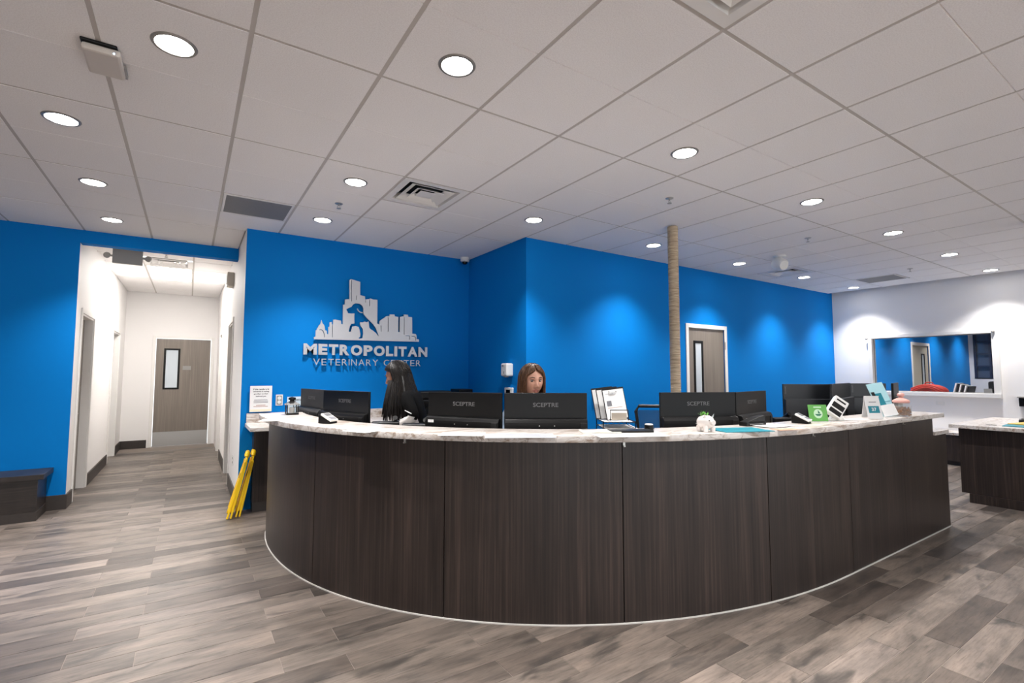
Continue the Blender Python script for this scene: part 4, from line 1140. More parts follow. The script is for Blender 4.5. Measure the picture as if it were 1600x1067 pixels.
# white easel card
p = on_ledge(1369, 655)
ec = thing('easel_card', 'small white folded card with a teal square showing 37', 'counter card', (p.x, p.y, LZ), -YAW * 0.9)
Mt = Matrix.Rotation(R(-14), 4, 'X')
B('card', M_PAPER, -0.062, -0.0015, 0.0, 0.062, 0.0015, 0.175, ec, M=Mt)
B('back_leg', M_PAPER, -0.062, 0.07, 0.0, 0.062, 0.073, 0.172, ec, M=Matrix.Translation((0, 0.0, 0)) @ Matrix.Rotation(R(10), 4, 'X'))
B('teal_square', M_TEAL, -0.045, -0.0026, 0.05, 0.045, -0.0015, 0.105, ec, M=Mt)
text_box('number', '37', M_PAPER, ec, Mt @ Matrix(((1, 0, 0, 0), (0, 0, -1, -0.0026), (0, 1, 0, 0), (0, 0, 0, 1))), -0.02, 0.02, 0.065, 0.092, 0.0006, 0.02)
B('text_line', M_GINK, -0.03, -0.0026, 0.135, 0.03, -0.0015, 0.14, ec, M=Mt)
# brochure stand
p = on_ledge(1391, 652)
bs = thing('brochure_stand', 'tilted brochure stand holding pale blue and teal leaflets', 'brochure holder', (p.x, p.y, LZ), -YAW * 0.9)
Mt = Matrix.Rotation(R(-20), 4, 'X') @ Matrix.Rotation(R(-9), 4, 'Y')
B('backboard', mat('pale_aqua_print', (176, 220, 228), 0.5), -0.075, -0.002, 0.01, 0.075, 0.002, 0.30, bs, M=Mt)
B('leaflet', M_TEAL, -0.062, -0.008, 0.07, 0.015, -0.003, 0.21, bs, M=Mt)
B('leaflet', M_BLACK2, -0.072, -0.012, 0.12, -0.045, -0.009, 0.225, bs, M=Mt)
B('leaflet', M_PAPER, -0.058, -0.018, 0.01, 0.07, -0.013, 0.105, bs, M=Mt)
B('teal_line', M_TEAL, 0.015, -0.0035, 0.13, 0.07, -0.002, 0.134, bs, M=Mt)
B('foot', M_WPLAST, -0.08, -0.02, 0.0, 0.08, 0.12, 0.006, bs)
B('prop', M_WPLAST, -0.03, 0.07, 0.006, 0.03, 0.074, 0.17, bs)
# treat jar
p = on_ledge(1409, 650)
jr = thing('treat_jar', 'glass jar of brown treats with a pink lid on the ledge', 'jar', (p.x, p.y, LZ))
MB().lathe([(0.0, 0.0), (0.066, 0.0), (0.07, 0.006), (0.07, 0.085), (0.056, 0.1), (0.056, 0.112), (0.053, 0.112), (0.053, 0.1), (0.066, 0.084), (0.066, 0.008), (0.0, 0.006)], 28).build('glass_body', glass_mat('jar_glass', (0.7, 0.72, 0.7), 0.13), jr, smooth=True)
MB().lathe([(0.0, 0.112), (0.056, 0.112), (0.062, 0.122), (0.058, 0.134), (0.03, 0.15), (0.016, 0.156), (0.016, 0.164), (0.026, 0.172), (0.026, 0.186), (0.016, 0.196), (0.0, 0.197)], 28).build('lid', mat('pink_ceramic', (226, 170, 160), 0.4), jr, smooth=True)
mb = MB()
rnd = random.Random(5)
for k in range(150):
    a = rnd.random() * 6.283; rr = 0.062 * math.sqrt(rnd.random()); z = 0.012 + rnd.random() * 0.062
    Mb = Matrix.Translation((rr * math.cos(a), rr * math.sin(a), z)) @ Matrix.Rotation(rnd.random() * 3, 4, 'X') @ Matrix.Rotation(rnd.random() * 3, 4, 'Z')
    mb.box(-0.010, -0.005, -0.005, 0.010, 0.005, 0.005, Mb)
o = mb.build('treats', mat('brown_biscuit', (158, 104, 62), 0.8, noise_amt=0.4, noise_scale=60), jr, weld=False); o['kind'] = 'stuff'
# pig planter
p = on_ledge(1103, 674)
pg = thing('pig_planter', 'white ceramic pig planter with a small green plant', 'planter', (p.x, p.y, LZ), -YAW + R(20))
M_CER = mat('white_ceramic', (238, 232, 228), 0.22)
mb = MB().ball((0, 0, 0.058), 0.05, 0.058, 0.044, 24, 16)
mb.build('body', M_CER, pg, smooth=True)
for sx in (-1, 1):
    for sy in (-0.03, 0.03): MB().lathe([(0.014, 0.0), (0.016, 0.03), (0.012, 0.04)], 12, (sx * 0.027, sy, 0)).build('leg', M_CER, pg, smooth=True)
    MB().add([(sx * 0.018, -0.03, 0.09), (sx * 0.040, -0.022, 0.086), (sx * 0.036, -0.034, 0.112), (sx * 0.026, -0.022, 0.088)], [(0, 1, 2), (1, 3, 2), (3, 0, 2), (0, 3, 1)]).build('ear', M_CER, pg)
    MB().ball((sx * 0.018, -0.053, 0.074), 0.004, n=8, m=6).build('eye', M_BLACK, pg)
MB().lathe([(0.018, 0.0), (0.018, 0.014), (0.015, 0.018), (0.0, 0.018)], 16, M=Matrix.Translation((0, -0.052, 0.06)) @ Matrix.Rotation(R(90), 4, 'X')).build('snout', M_CER, pg, smooth=True)
mb = MB()
for k in range(38):
    a = rnd.random() * 6.283; l = 0.018 + rnd.random() * 0.02; e = 0.3 + rnd.random() * 0.9
    c = Vector((0.018 * rnd.uniform(-1, 1), 0.012 + 0.02 * rnd.uniform(-1, 1), 0.096))
    d = Vector((math.cos(a) * math.cos(e), math.sin(a) * math.cos(e), math.sin(e))); s_ = d.cross(Vector((0, 0, 1))).normalized() * 0.006
    mb.add([c, c + d * l * 0.5 + s_, c + d * l, c + d * l * 0.5 - s_], [(0, 1, 2, 3)])
o = mb.build('foliage', mat('leaf_green', (92, 158, 62), 0.5), pg, weld=False); o['kind'] = 'stuff'
# black puck
p = on_ledge(1014, 672)
pk = thing('desk_puck', 'small black cylinder with a pale top on the ledge by the mesh chair', 'gadget', (p.x, p.y, LZ))
MB().lathe([(0.0, 0.0), (0.027, 0.0), (0.028, 0.03), (0.027, 0.034), (0.0, 0.034)], 20).build('body', M_BLACK, pk, smooth=True)
MB().lathe([(0.0, 0.034), (0.026, 0.034), (0.024, 0.04), (0.0, 0.041)], 20).build('top', M_WPLAST, pk, smooth=True)
MB().tube([(0.026, 0, 0.008), (0.06, 0.01, 0.006), (0.1, 0.06, 0.006), (0.12, 0.12, 0.005)], 0.003, 6).build('cable', M_BLACK, pk, smooth=True)
# papers and folders lying on the ledge
def sheet(name, label, u, v, w, h, rz, m, z=0.0, cat='paper', lines=0, thick=0.0012, lm=None):
    p = on_ledge(u, v)
    t = thing(name, label, cat, (p.x, p.y, LZ + 0.0004 + z), rz)
    B('page', m, -w / 2, -h / 2, 0, w / 2, h / 2, thick, t)
    for k in range(lines):
        B('printed_line', lm or M_GINK, -w / 2 + 0.02, h / 2 - 0.03 - k * (h - 0.05) / max(1, lines), w / 2 - 0.02 - 0.03 * (k % 3), h / 2 - 0.026 - k * (h - 0.05) / max(1, lines), thick + 0.0004, t) if False else B('printed_line', lm or M_GINK, -w / 2 + 0.02, h / 2 - 0.03 - k * (h - 0.05) / max(1, lines), thick, w / 2 - 0.02 - 0.03 * (k % 3), h / 2 - 0.026 - k * (h - 0.05) / max(1, lines), thick + 0.0004, t)
    return t
sheet('paper_sheet', 'white sheet on the ledge end in front of the lantern', 437, 656, 0.20, 0.26, R(70), M_PAPER, lines=3)
sheet('paper_sheet', 'white sheet lying under the left card reader edge of the ledge', 575, 672, 0.20, 0.25, R(-62), M_PAPER, lines=4)
sheet('paper_sheet', 'white leaflet with a rust stripe before the middle monitor', 722, 678.5, 0.26, 0.16, R(-38), M_PAPER, lines=2, lm=MATS['rust_ink'])
sheet('laminated_sheet', 'long laminated information sheet below the middle monitor', 812, 681, 0.40, 0.19, R(-30), mat('laminated_paper', (226, 230, 238), 0.2), lines=5)
sheet('paper_sheet', 'white sheet covering the ledge before the wire rack', 985, 680, 0.42, 0.16, R(-24), M_PAPER, lines=4)
sheet('brochure', 'folded brochure with a teal band left of the black folder', 937, 675, 0.24, 0.12, R(-30), mat('cream_print', (226, 226, 214), 0.5), lines=1, lm=M_TEAL, thick=0.006)
sheet('folder', 'flat black folder lying beside the black puck', 985, 674.5, 0.26, 0.10, R(-28), M_BLACK2, thick=0.012, cat='folder')
sheet('folder', 'teal folder spread on the ledge right of the pig planter', 1155, 672, 0.34, 0.22, R(-22), M_TEAL, thick=0.004, cat='folder', lines=3, lm=M_INK)
sheet('paper_sheet', 'white papers between the teal folder and the card reader', 1205, 666, 0.24, 0.17, R(-5), M_PAPER, z=0.0045)
sheet('brochure', 'peach brochure lying near the teal folder', 1228, 671, 0.18, 0.09, R(-15), mat('peach_print', (214, 166, 138), 0.5), thick=0.002)
sheet('paper_sheet', 'small slips of paper right of the white payment unit', 1335, 655, 0.22, 0.10, R(-12), M_PAPER)
# low black unit on the ledge under the angled monitor
p = on_ledge(1176, 665)
sb = thing('label_printer', 'low black label printer on the ledge in front of the angled monitor', 'printer', (p.x, p.y, LZ), R(-12))
B('body', M_BLACK, -0.09, -0.035, 0, 0.09, 0.035, 0.028, sb, bevel=0.005)
MB().add([(-0.085, -0.03, 0.029), (0.085, -0.03, 0.029), (0.085, 0.03, 0.029), (-0.085, 0.03, 0.029), (0.02, -0.03, 0.06), (0.085, -0.03, 0.07), (0.085, 0.03, 0.07), (0.02, 0.03, 0.06)], [(0, 3, 2, 1), (4, 5, 6, 7), (0, 1, 5, 4), (1, 2, 6, 5), (2, 3, 7, 6), (3, 0, 4, 7)]).build('cover', M_BLACK2, sb, bevel=0.003)
B('slot', M_GPLAST, -0.06, -0.0362, 0.012, 0.06, -0.035, 0.016, sb)
# keyboards and phones on the worktop, their tops showing over the ledge
def desk_phone(u, dep, rz, label, w=0.2):
    q = horiz(u, dep, WTZ)
    t = thing('desk_phone', label, 'telephone', (q.x, q.y, WTZ), rz, group='desk phones')
    prof = [(-0.10, 0.0), (0.10, 0.0), (0.10, 0.17), (0.06, 0.18), (-0.10, 0.06)]
    n = 5; vs_ = [(-w / 2, q[0], q[1]) for q in prof] + [(w / 2, q[0], q[1]) for q in prof]
    fs_ = [tuple(range(n)), tuple(range(2 * n - 1, n - 1, -1))] + [(i, n + i, n + (i + 1) % n, (i + 1) % n) for i in range(n)]
    MB().add(vs_, fs_).build('base', M_BLACK, t, bevel=0.005)
    MB().tube([(-w / 2 + 0.03, -0.08, 0.10), (-w / 2 + 0.03, 0.0, 0.165), (-w / 2 + 0.03, 0.07, 0.205)], 0.02, 10, rs=[0.018, 0.014, 0.018]).build('handset', M_BLACK, t, smooth=True)
    return t
desk_phone(603, 3.75, -YAW + R(190), 'black desk phone between the left monitors and the dark-haired woman')
desk_phone(655, 3.62, -YAW + R(170), 'black desk phone at the left foot of the monitor between the women')
desk_phone(1362, 4.78, R(170), 'black desk phone behind the white easel card')
desk_phone(1214, 4.14, R(160), 'black desk phone right of the angled monitor')
# wire document rack
q = horiz(962, 3.62, WTZ)
wr = thing('document_rack', 'black wire document rack with clipboards and paper trays', 'document rack', (q.x, q.y, WTZ), -YAW)
W2, D2 = 0.115, 0.14
for sx in (-1, 1):
    for sy in (-1, 1): MB().tube([(sx * W2, sy * D2, 0.0), (sx * W2, sy * D2, 0.20)], 0.004, 6).build('post', M_BLACK, wr, smooth=True)
for z in (0.10, 0.15, 0.195):
    MB().tube([(-W2, -D2, z), (W2, -D2, z), (W2, D2, z), (-W2, D2, z), (-W2, -D2, z)], 0.0035, 6).build('tray_rim', M_BLACK, wr, smooth=True)
    mb = MB()
    for k in range(7): mb.tube([(-W2 + k * W2 / 3, -D2, z - 0.012), (-W2 + k * W2 / 3, D2, z - 0.012)], 0.0015, 5)
    o = mb.build('tray_wires', M_BLACK, wr, weld=False); o['kind'] = 'stuff'
B('paper_pile', M_PAPER, -W2 + 0.01, -D2 - 0.01, 0.14, W2 + 0.02, D2 - 0.01, 0.149, wr)
B('paper_pile', M_PAPER, -W2 + 0.01, -D2 + 0.01, 0.19, W2 - 0.01, D2 - 0.01, 0.194, wr)
for k, (dy, dx, lab) in enumerate(((0.10, -0.045, 0), (0.04, -0.02, 0), (-0.02, 0.015, 1))):
    Mt = Matrix.Translation((dx, dy, 0.205)) @ Matrix.Rotation(R(-14), 4, 'X') @ Matrix.Rotation(R(-7), 4, 'Y')
    bd = B('clipboard', M_BLACK2, -0.082, 0.0, 0.0, 0.082, 0.004, 0.235, wr, M=Mt)
    B('clipped_sheet', M_PAPER, -0.076, -0.003, 0.004, 0.076, -0.0005, 0.222, bd, M=Mt)
    MB().tube([(-0.03, -0.008, 0.218), (-0.022, -0.012, 0.205), (0.022, -0.012, 0.205), (0.03, -0.008, 0.218)], 0.004, 6, M=Mt).build('clip', M_STEEL, bd, smooth=True)
    if lab:
        B('printed_box', M_GINK, -0.06, -0.0036, 0.10, -0.025, -0.003, 0.14, bd, M=Mt)
        B('printed_line', MATS['rust_ink'], -0.06, -0.0036, 0.085, 0.05, -0.003, 0.088, bd, M=Mt)
        B('printed_line', M_GINK, -0.06, -0.0036, 0.19, 0.0, -0.003, 0.193, bd, M=Mt)
MB().tube([(-0.05, -0.07, 0.20), (-0.055, -0.09, 0.275), (0.075, -0.09, 0.275), (0.08, -0.07, 0.20)], 0.004, 6).build('front_wire', M_BLACK, wr, smooth=True)
B('card_pocket', mat('kraft_card', (196, 184, 168), 0.7), -0.045, -0.088, 0.205, 0.065, -0.084, 0.255, wr)
# things on the island
isl = 0.872
t = thing('folder', 'teal folder lying on the island top at the right edge', 'folder', (7.62, -1.02, isl), R(4)); B('cover', M_TEAL, -0.2, -0.15, 0.0, 0.2, 0.15, 0.008, t)
t = thing('folder', 'yellow folder on top of the teal one on the island', 'folder', (7.86, -1.05, isl + 0.0085), R(-8)); B('cover', mat('yellow_card', (214, 180, 84), 0.6), -0.2, -0.15, 0.0, 0.2, 0.15, 0.008, t)
t = thing('tablet_dock', 'black low device on the island top at the right edge', 'device', (8.25, -1.02, isl), R(10)); B('base', M_BLACK, -0.12, -0.2, 0, 0.12, 0.16, 0.035, t, bevel=0.006); B('plate', M_GLOSSBLK, -0.11, -0.18, 0.036, 0.1, 0.14, 0.042, t, bevel=0.002)
t = thing('key_ring', 'small bunch of silver keys lying on the island top', 'keys', (7.5, -0.80, isl), R(20)); MB().lathe([(0.022, 0.001), (0.026, 0.004), (0.022, 0.006)], 18).build('ring', M_STEEL, t, smooth=True)
for k, a in enumerate((10, 60, 120)): B('key', M_STEEL, 0.022, -0.006, 0.001 + k * 0.0022, 0.075, 0.006, 0.003 + k * 0.0022, t, M=Matrix.Rotation(R(a), 4, 'Z'))
wp = thing('wall_terminal', 'black wall-mounted terminal at the right picture edge', 'terminal', (10.5, -0.62, 0.96))
B('case', M_BLACK, -0.06, -0.18, 0.0, 0.0, 0.18, 0.13, wp, bevel=0.006)
B('hood', M_GPLAST, -0.10, -0.19, 0.131, 0.0, 0.19, 0.15, wp, bevel=0.004)
B('display', M_GLOSSBLK, -0.062, -0.13, 0.03, -0.06, 0.13, 0.11, wp)
op = thing('wall_plate', 'small pale outlet plate on the white right wall', 'outlet', (10.5, 0.52, 0.96))
B('plate', M_WPLAST, -0.006, -0.06, -0.035, 0, 0.06, 0.035, op, bevel=0.002)
B('rocker', M_TRIM, -0.009, -0.03, -0.02, -0.006, 0.03, 0.02, op)

# folded wet-floor signs
def wet_sign(x, y, label, tilt):
    t = thing('wet_floor_sign', label, 'floor sign', (x, y, 0.0), R(-4), group='folded wet floor signs')
    # local: X across the picture, Y away from the viewer
    for k, (dx, tl_) in enumerate(((-0.016, tilt + R(2.2)), (0.016, tilt - R(1.2)))):
        Mt = Matrix.Translation((dx, 0, 0.004)) @ Matrix.Rotation(tl_, 4, 'Y')
        prof = [(-0.14, 0.0), (-0.10, 0.0), (-0.09, 0.05), (0.09, 0.05), (0.10, 0.0), (0.14, 0.0), (0.10, 0.58), (0.05, 0.62), (-0.05, 0.62), (-0.10, 0.58)]
        MB().prism(prof, -0.008, 0.008, M=Mt @ Matrix(((0, 0, 1, 0), (1, 0, 0, 0), (0, 1, 0, 0), (0, 0, 0, 1)))).build('panel', M_YELLOW, t, bevel=0.003)
        for s in (-0.115, 0.115): B('edge_rib', M_YELLOW, -0.014, s - 0.008, 0.06, 0.014, s + 0.008, 0.56, t, M=Mt, bevel=0.003)
        B('warning_print', M_INK, -0.0092 if k == 0 else 0.008, -0.06, 0.38, -0.008 if k == 0 else 0.0092, 0.06, 0.43, t, M=Mt)
    Mt = Matrix.Rotation(tilt, 4, 'Y')
    MB().tube([(0, -0.06, 0.61), (0, -0.045, 0.645), (0, 0.045, 0.645), (0, 0.06, 0.61)], 0.022, 10, M=Mt).build('handle', M_YELLOW, t, smooth=True)
wet_sign(0.205, 3.35, 'yellow folded wet floor sign, the left one leaning by the hallway corner', R(13.5))
wet_sign(0.285, 3.385, 'yellow folded wet floor sign, the right one resting against the cabinet', R(11.5))

# things in the far room
tb = thing('far_table', 'pale table behind the interior window', 'table', (12.7, 0.6, 0.0))
B('table_top', M_TRIM, -0.7, -1.3, 0.91, 0.7, 1.3, 0.95, tb)
for sx in (-1, 1):
    for sy in (-1, 1): B('leg', M_GPLAST, sx * 0.64 - 0.03, sy * 1.24 - 0.03, 0, sx * 0.64 + 0.03, sy * 1.24 + 0.03, 0.91, tb)
M_RED = mat('red_fabric', (190, 46, 26), 0.7, noise_amt=0.25, noise_scale=14, bump=0.5, bump_scale=18)
rb = thing('red_bag', 'rounded red fabric bag on the table behind the interior window', 'bag', (12.5, 1.25, 0.95))
MB().ball((0, 0, 0.15), 0.20, 0.31, 0.148, 28, 16).build('body', M_RED, rb, smooth=True)
for k in range(3):
    mb = MB().tube([(-0.205 + 0.02 * k, -0.26 + j * 0.052, 0.10 + 0.05 * k + 0.13 * math.sin(math.pi * j / 10) * (1 - 0.2 * k)) for j in range(11)], 0.012, 6)
    mb.build('fold', M_RED, rb, smooth=True)
MB().tube([(0, -0.08, 0.28), (0, -0.05, 0.33), (0, 0.05, 0.33), (0, 0.08, 0.28)], 0.012, 8).build('strap', M_RED, rb, smooth=True)
fs = thing('file_sorter', 'row of white files leaning in a sorter behind the interior window', 'file sorter', (13.0, 0.86, 0.95), R(-15))
B('tray', M_BLACK2, -0.12, -0.16, 0.0, 0.12, 0.16, 0.015, fs)
for k in range(6):
    Mt = Matrix.Translation((0, 0.12 - k * 0.045, 0.015)) @ Matrix.Rotation(R(14), 4, 'X')
    B('file', M_PAPER if k % 2 == 0 else M_BLACK2, -0.11, -0.012, 0.0, 0.11, 0.012, 0.31 - 0.012 * k, fs, M=Mt)
dv = thing('far_printer', 'black device at the right end of the interior window', 'printer', (12.9, 0.36, 0.95))
B('body', M_BLACK, -0.16, -0.16, 0.0, 0.16, 0.2, 0.10, dv, bevel=0.01)
B('lid', M_BLACK2, -0.15, -0.16, 0.102, 0.15, 0.06, 0.36, dv, bevel=0.03)
B('panel', M_GPLAST, -0.165, 0.0, 0.11, -0.15, 0.12, 0.22, dv, bevel=0.004)

# ================================================================ TASK CHAIRS
M_MESHF = glass_mat('black_mesh_fabric', (0.02, 0.03, 0.05), 0.32, 0.7)
def task_chair(x, y, rz, label, seat=0.62, top=1.16):
    """local +Y is where the sitter looks; back at -Y"""
    t = thing('task_chair', label, 'chair', (x, y, 0), rz, group='mesh task chairs')
    for k in range(5):
        a = R(72 * k + 18)
        lg_ = MB().tube([(0.03 * math.cos(a), 0.03 * math.sin(a), 0.10), (0.30 * math.cos(a), 0.30 * math.sin(a), 0.062)], 0.018, 8, rs=[0.024, 0.014]).build('base_leg', M_BLACK, t, smooth=True)
        MB().lathe([(0.0, -0.012), (0.027, -0.012), (0.027, 0.012), (0, 0.012)], 14, M=Matrix.Translation((0.30 * math.cos(a), 0.30 * math.sin(a), 0.029)) @ Matrix.Rotation(a, 4, 'Z') @ Matrix.Rotation(R(90), 4, 'X')).build('caster', M_BLACK2, lg_, smooth=True)
    MB().lathe([(0.03, 0.08), (0.03, 0.28), (0.018, 0.28), (0.018, seat - 0.06)], 14).build('gas_post', M_BLACK2, t, smooth=True)
    MB().tube([(0.19 * math.cos(R(a)), 0.19 * math.sin(R(a)), 0.30) for a in range(0, 361, 20)], 0.009, 8).build('foot_ring', M_STEEL, t, smooth=True)
    B('seat', M_BLACK2, -0.24, -0.22, seat - 0.06, 0.24, 0.25, seat, t, bevel=0.025)
    z0 = seat + 0.10
    P = [(-0.19, -0.225, z0), (-0.235, -0.275, top - 0.05), (-0.205, -0.285, top), (0.205, -0.285, top), (0.235, -0.275, top - 0.05), (0.19, -0.225, z0), (-0.19, -0.225, z0)]
    MB().tube(P, 0.016, 8).build('back_frame', M_BLACK2, t, smooth=True)
    MB().add([(-0.185, -0.228, z0), (0.185, -0.228, z0), (0.225, -0.280, top - 0.04), (-0.225, -0.280, top - 0.04), (-0.185, -0.232, z0), (0.185, -0.232, z0), (0.225, -0.284, top - 0.04), (-0.225, -0.284, top - 0.04)],
             [(0, 1, 2, 3), (7, 6, 5, 4), (0, 4, 5, 1), (1, 5, 6, 2), (2, 6, 7, 3), (3, 7, 4, 0)]).build('back_mesh', M_MESHF, t)
    MB().tube([(0, -0.16, seat - 0.05), (0, -0.26, seat + 0.0), (0, -0.25, z0)], 0.02, 8).build('back_bracket', M_BLACK, t, smooth=True)
    for s in (-1, 1):
        MB().tube([(s * 0.23, 0.0, seat - 0.04), (s * 0.28, 0.0, seat), (s * 0.28, 0.0, seat + 0.2)], 0.014, 8).build('arm_post', M_BLACK, t, smooth=True)
        B('arm_pad', M_BLACK2, s * 0.28 - 0.035, -0.11, seat + 0.2, s * 0.28 + 0.035, 0.12, seat + 0.225, t, bevel=0.01)
    return t
q = horiz(1040, 4.45, 0); task_chair(q.x, q.y, -YAW + R(168), 'mesh-back task chair showing left of the monitor behind the pig planter', top=1.135)
q = horiz(1168, 4.70, 0); task_chair(q.x, q.y, -YAW + R(185), 'mesh-back task chair between the angled monitor and the large slate monitor', top=1.165)

# ================================================================ PEOPLE
M_SKIN = mat('skin_fair', (200, 150, 128), 0.5, noise_amt=0.06, noise_scale=25)
M_SKIN2 = mat('skin_tan', (170, 122, 98), 0.5, noise_amt=0.06, noise_scale=25)
M_LIP = mat('lip_colour', (184, 116, 106), 0.4)
M_SHIRT = mat('black_scrub_cloth', (9, 9, 10), 0.85, spec=0.1, bump=0.25, bump_scale=30)
M_SLEEVE = mat('white_striped_sleeve', (214, 212, 212), 0.8, noise_amt=0.12, noise_scale=50)
M_GREYTOP = mat('blue_grey_top', (96, 112, 130), 0.8, noise_amt=0.3, noise_scale=40)
M_TROUS = mat('dark_trousers', (30, 32, 38), 0.8)
M_SHOE = mat('black_shoe', (18, 18, 18), 0.5)
M_EYE = mat('eye_white', (190, 182, 176), 0.3)
M_IRIS = mat('dark_iris', (24, 17, 13), 0.2)
M_HAIRB = hair_material('black_hair', (7, 6, 6), (30, 25, 23), 0.42)
M_HAIRN = hair_material('brown_hair', (44, 27, 18), (112, 78, 52), 0.42)
M_BROW = mat('brow_hair', (66, 46, 36), 0.8)

def head_surface(n=112, m=80):
    """a head centred on the origin, looking along +Y, about 0.235 high; returns verts, faces"""
    vs_, fs_ = [], []
    g = lambda x, s: math.exp(-(x / s) ** 2)
    for j in range(m + 1):
        t = math.pi * j / m
        for k in range(n):
            a = 2 * math.pi * k / n
            x = 0.079 * math.sin(t) * math.cos(a); y = 0.094 * math.sin(t) * math.sin(a); z = -0.117 * math.cos(t)
            front = max(0.0, math.sin(a)) * math.sin(t)
            if z < 0:
                q = -z / 0.117
                x *= 1 - 0.36 * q ** 1.8
                if y > 0: y *= 1 - 0.06 * q
                else: y *= 1 - 0.45 * q ** 1.3
            if front > 0.1:
                y += front * (0.024 * g(x, 0.0125) * (g(z + 0.026, 0.016) + 0.55 * g(z + 0.004, 0.022)))      # nose
                y += front * (0.005 * g(abs(x) - 0.012, 0.007) * g(z + 0.034, 0.007))                          # nostrils
                y -= front * 0.012 * g(abs(x) - 0.031, 0.017) * g(z - 0.012, 0.012)                            # sockets
                y += front * 0.004 * g(z - 0.033, 0.010)                                                      # brow
                y += front * 0.006 * g(x, 0.024) * (g(z + 0.056, 0.006) + g(z + 0.068, 0.006))                # lips
                y -= front * 0.003 * g(x, 0.020) * g(z + 0.062, 0.002)
                y += front * 0.008 * g(x, 0.022) * g(z + 0.098, 0.014)                                        # chin
                y += front * 0.004 * g(abs(x) - 0.042, 0.02) * g(z + 0.025, 0.025)                            # cheeks
            vs_.append((x, y, z))
    for j in range(m):
        for k in range(n):
            fs_.append((j * n + k, j * n + (k + 1) % n, (j + 1) * n + (k + 1) % n, (j + 1) * n + k))
    return vs_, fs_

def figure(name, label, origin, fwd, J, E, head, mats, looks):
    """J joint -> (F, L, U, radius); E list of (a, b, cloth); head = (F, L, U, yaw, pitch, scale)"""
    F = Vector((fwd.x, fwd.y, 0)).normalized(); L = Vector((0, 0, 1)).cross(F)
    W = lambda p: F * p[0] + L * p[1] + Vector((0, 0, p[2]))
    root = thing(name, label, 'person', origin)
    ks = list(J); idx = {k: i for i, k in enumerate(ks)}
    me = bpy.data.meshes.new('skeleton')
    me.from_pydata([W(J[k]) for k in ks], [(idx[a], idx[b]) for a, b, _ in E], [])
    o = bpy.data.objects.new('skeleton', me); COL.objects.link(o)
    o.modifiers.new('skin', 'SKIN')
    sd_ = me.skin_vertices[0].data
    for k in ks:
        r = J[k][3]; sd_[idx[k]].radius = (r, r)
    sd_[idx['pelvis']].use_root = True
    s = o.modifiers.new('sub', 'SUBSURF'); s.levels = 2; s.render_levels = 2
    bpy.context.view_layer.update()
    bm_ = bpy.data.meshes.new_from_object(o.evaluated_get(bpy.context.evaluated_depsgraph_get()))
    bpy.data.objects.remove(o)
    # material of each face from the bone it lies on
    segs = [(W(J[a]), W(J[b]), c) for a, b, c in E]
    def cloth(p):
        best = (9e9, 0)
        for a, b, c in segs:
            d = b - a; t = max(0, min(1, (p - a).dot(d) / max(1e-9, d.length_squared)))
            q = (p - a - d * t).length
            if q < best[0]: best = (q, c)
        return best[1]
    bm = bmesh.new(); bm.from_mesh(bm_)
    bm.faces.ensure_lookup_table()
    for f in bm.faces: f.material_index = cloth(f.calc_center_median()); f.smooth = True
    # head
    hs, hf = head_surface()
    yaw, pit, sca = head[3], head[4], head[5]
    basis = Matrix(((F.cross(Vector((0, 0, 1))).x, F.x, 0), (F.cross(Vector((0, 0, 1))).y, F.y, 0), (0, 0, 1))).to_4x4()
    HM = Matrix.Translation(W(head)) @ Matrix.Rotation(yaw, 4, 'Z') @ basis @ Matrix.Rotation(pit, 4, 'X') @ Matrix.Scale(sca, 4)
    bv = [bm.verts.new(HM @ Vector(v)) for v in hs]
    for q in hf:
        qq = []
        for i in q:
            if bv[i] not in qq: qq.append(bv[i])
        try:
            f = bm.faces.new(qq)
        except ValueError: continue
        f.smooth = True
        c = sum((Vector(hs[i]) for i in q), Vector()) / len(q)
        f.material_index = 5 if (c.y > 0.05 and abs(c.x) < 0.026 * (1 - abs(c.z + 0.062) / 0.02) and abs(c.z + 0.062) < 0.012) else 0
    for sx in (-1, 1):                                   # ears
        for k in range(1):
            eb = MB().ball((sx * 0.074, -0.008, -0.005), 0.010, 0.019, 0.030, 12, 8)
            ev = [bm.verts.new(HM @ Vector(v)) for v in eb.v]
            for q in eb.f:
                try: f = bm.faces.new([ev[i] for i in dict.fromkeys(q)]); f.smooth = True; f.material_index = 0
                except ValueError: pass
    bmesh.ops.recalc_face_normals(bm, faces=bm.faces)
    body = bpy.data.meshes.new('body'); bm.to_mesh(body); bm.free()
    for m_ in mats: body.materials.append(m_)
    put('body', body, None, root)
    for sx in (-1, 1):
        MB().ball((sx * 0.031, 0.073, 0.012), 0.0125, 0.0115, 0.0068, 14, 10, M=HM).build('eye', M_EYE, root, smooth=True)
        MB().ball((sx * 0.031 + looks * 0.003, 0.0822, 0.0105), 0.0062, 0.0042, 0.0062, 10, 8, M=HM).build('iris', M_IRIS, root, smooth=True)
        MB().tube([(sx * 0.044, 0.076, 0.020), (sx * 0.031, 0.0855, 0.0225), (sx * 0.018, 0.084, 0.017)], 0.0018, 6, M=HM).build('eyelid', M_BROW, root, smooth=True)
        MB().tube([(sx * 0.050, 0.073, 0.034), (sx * 0.034, 0.086, 0.040), (sx * 0.014, 0.090, 0.035)], 0.0032, 6, M=HM, rs=[0.0015, 0.0036, 0.003]).build('eyebrow', M_BROW, root, smooth=True)
    return root, HM, W

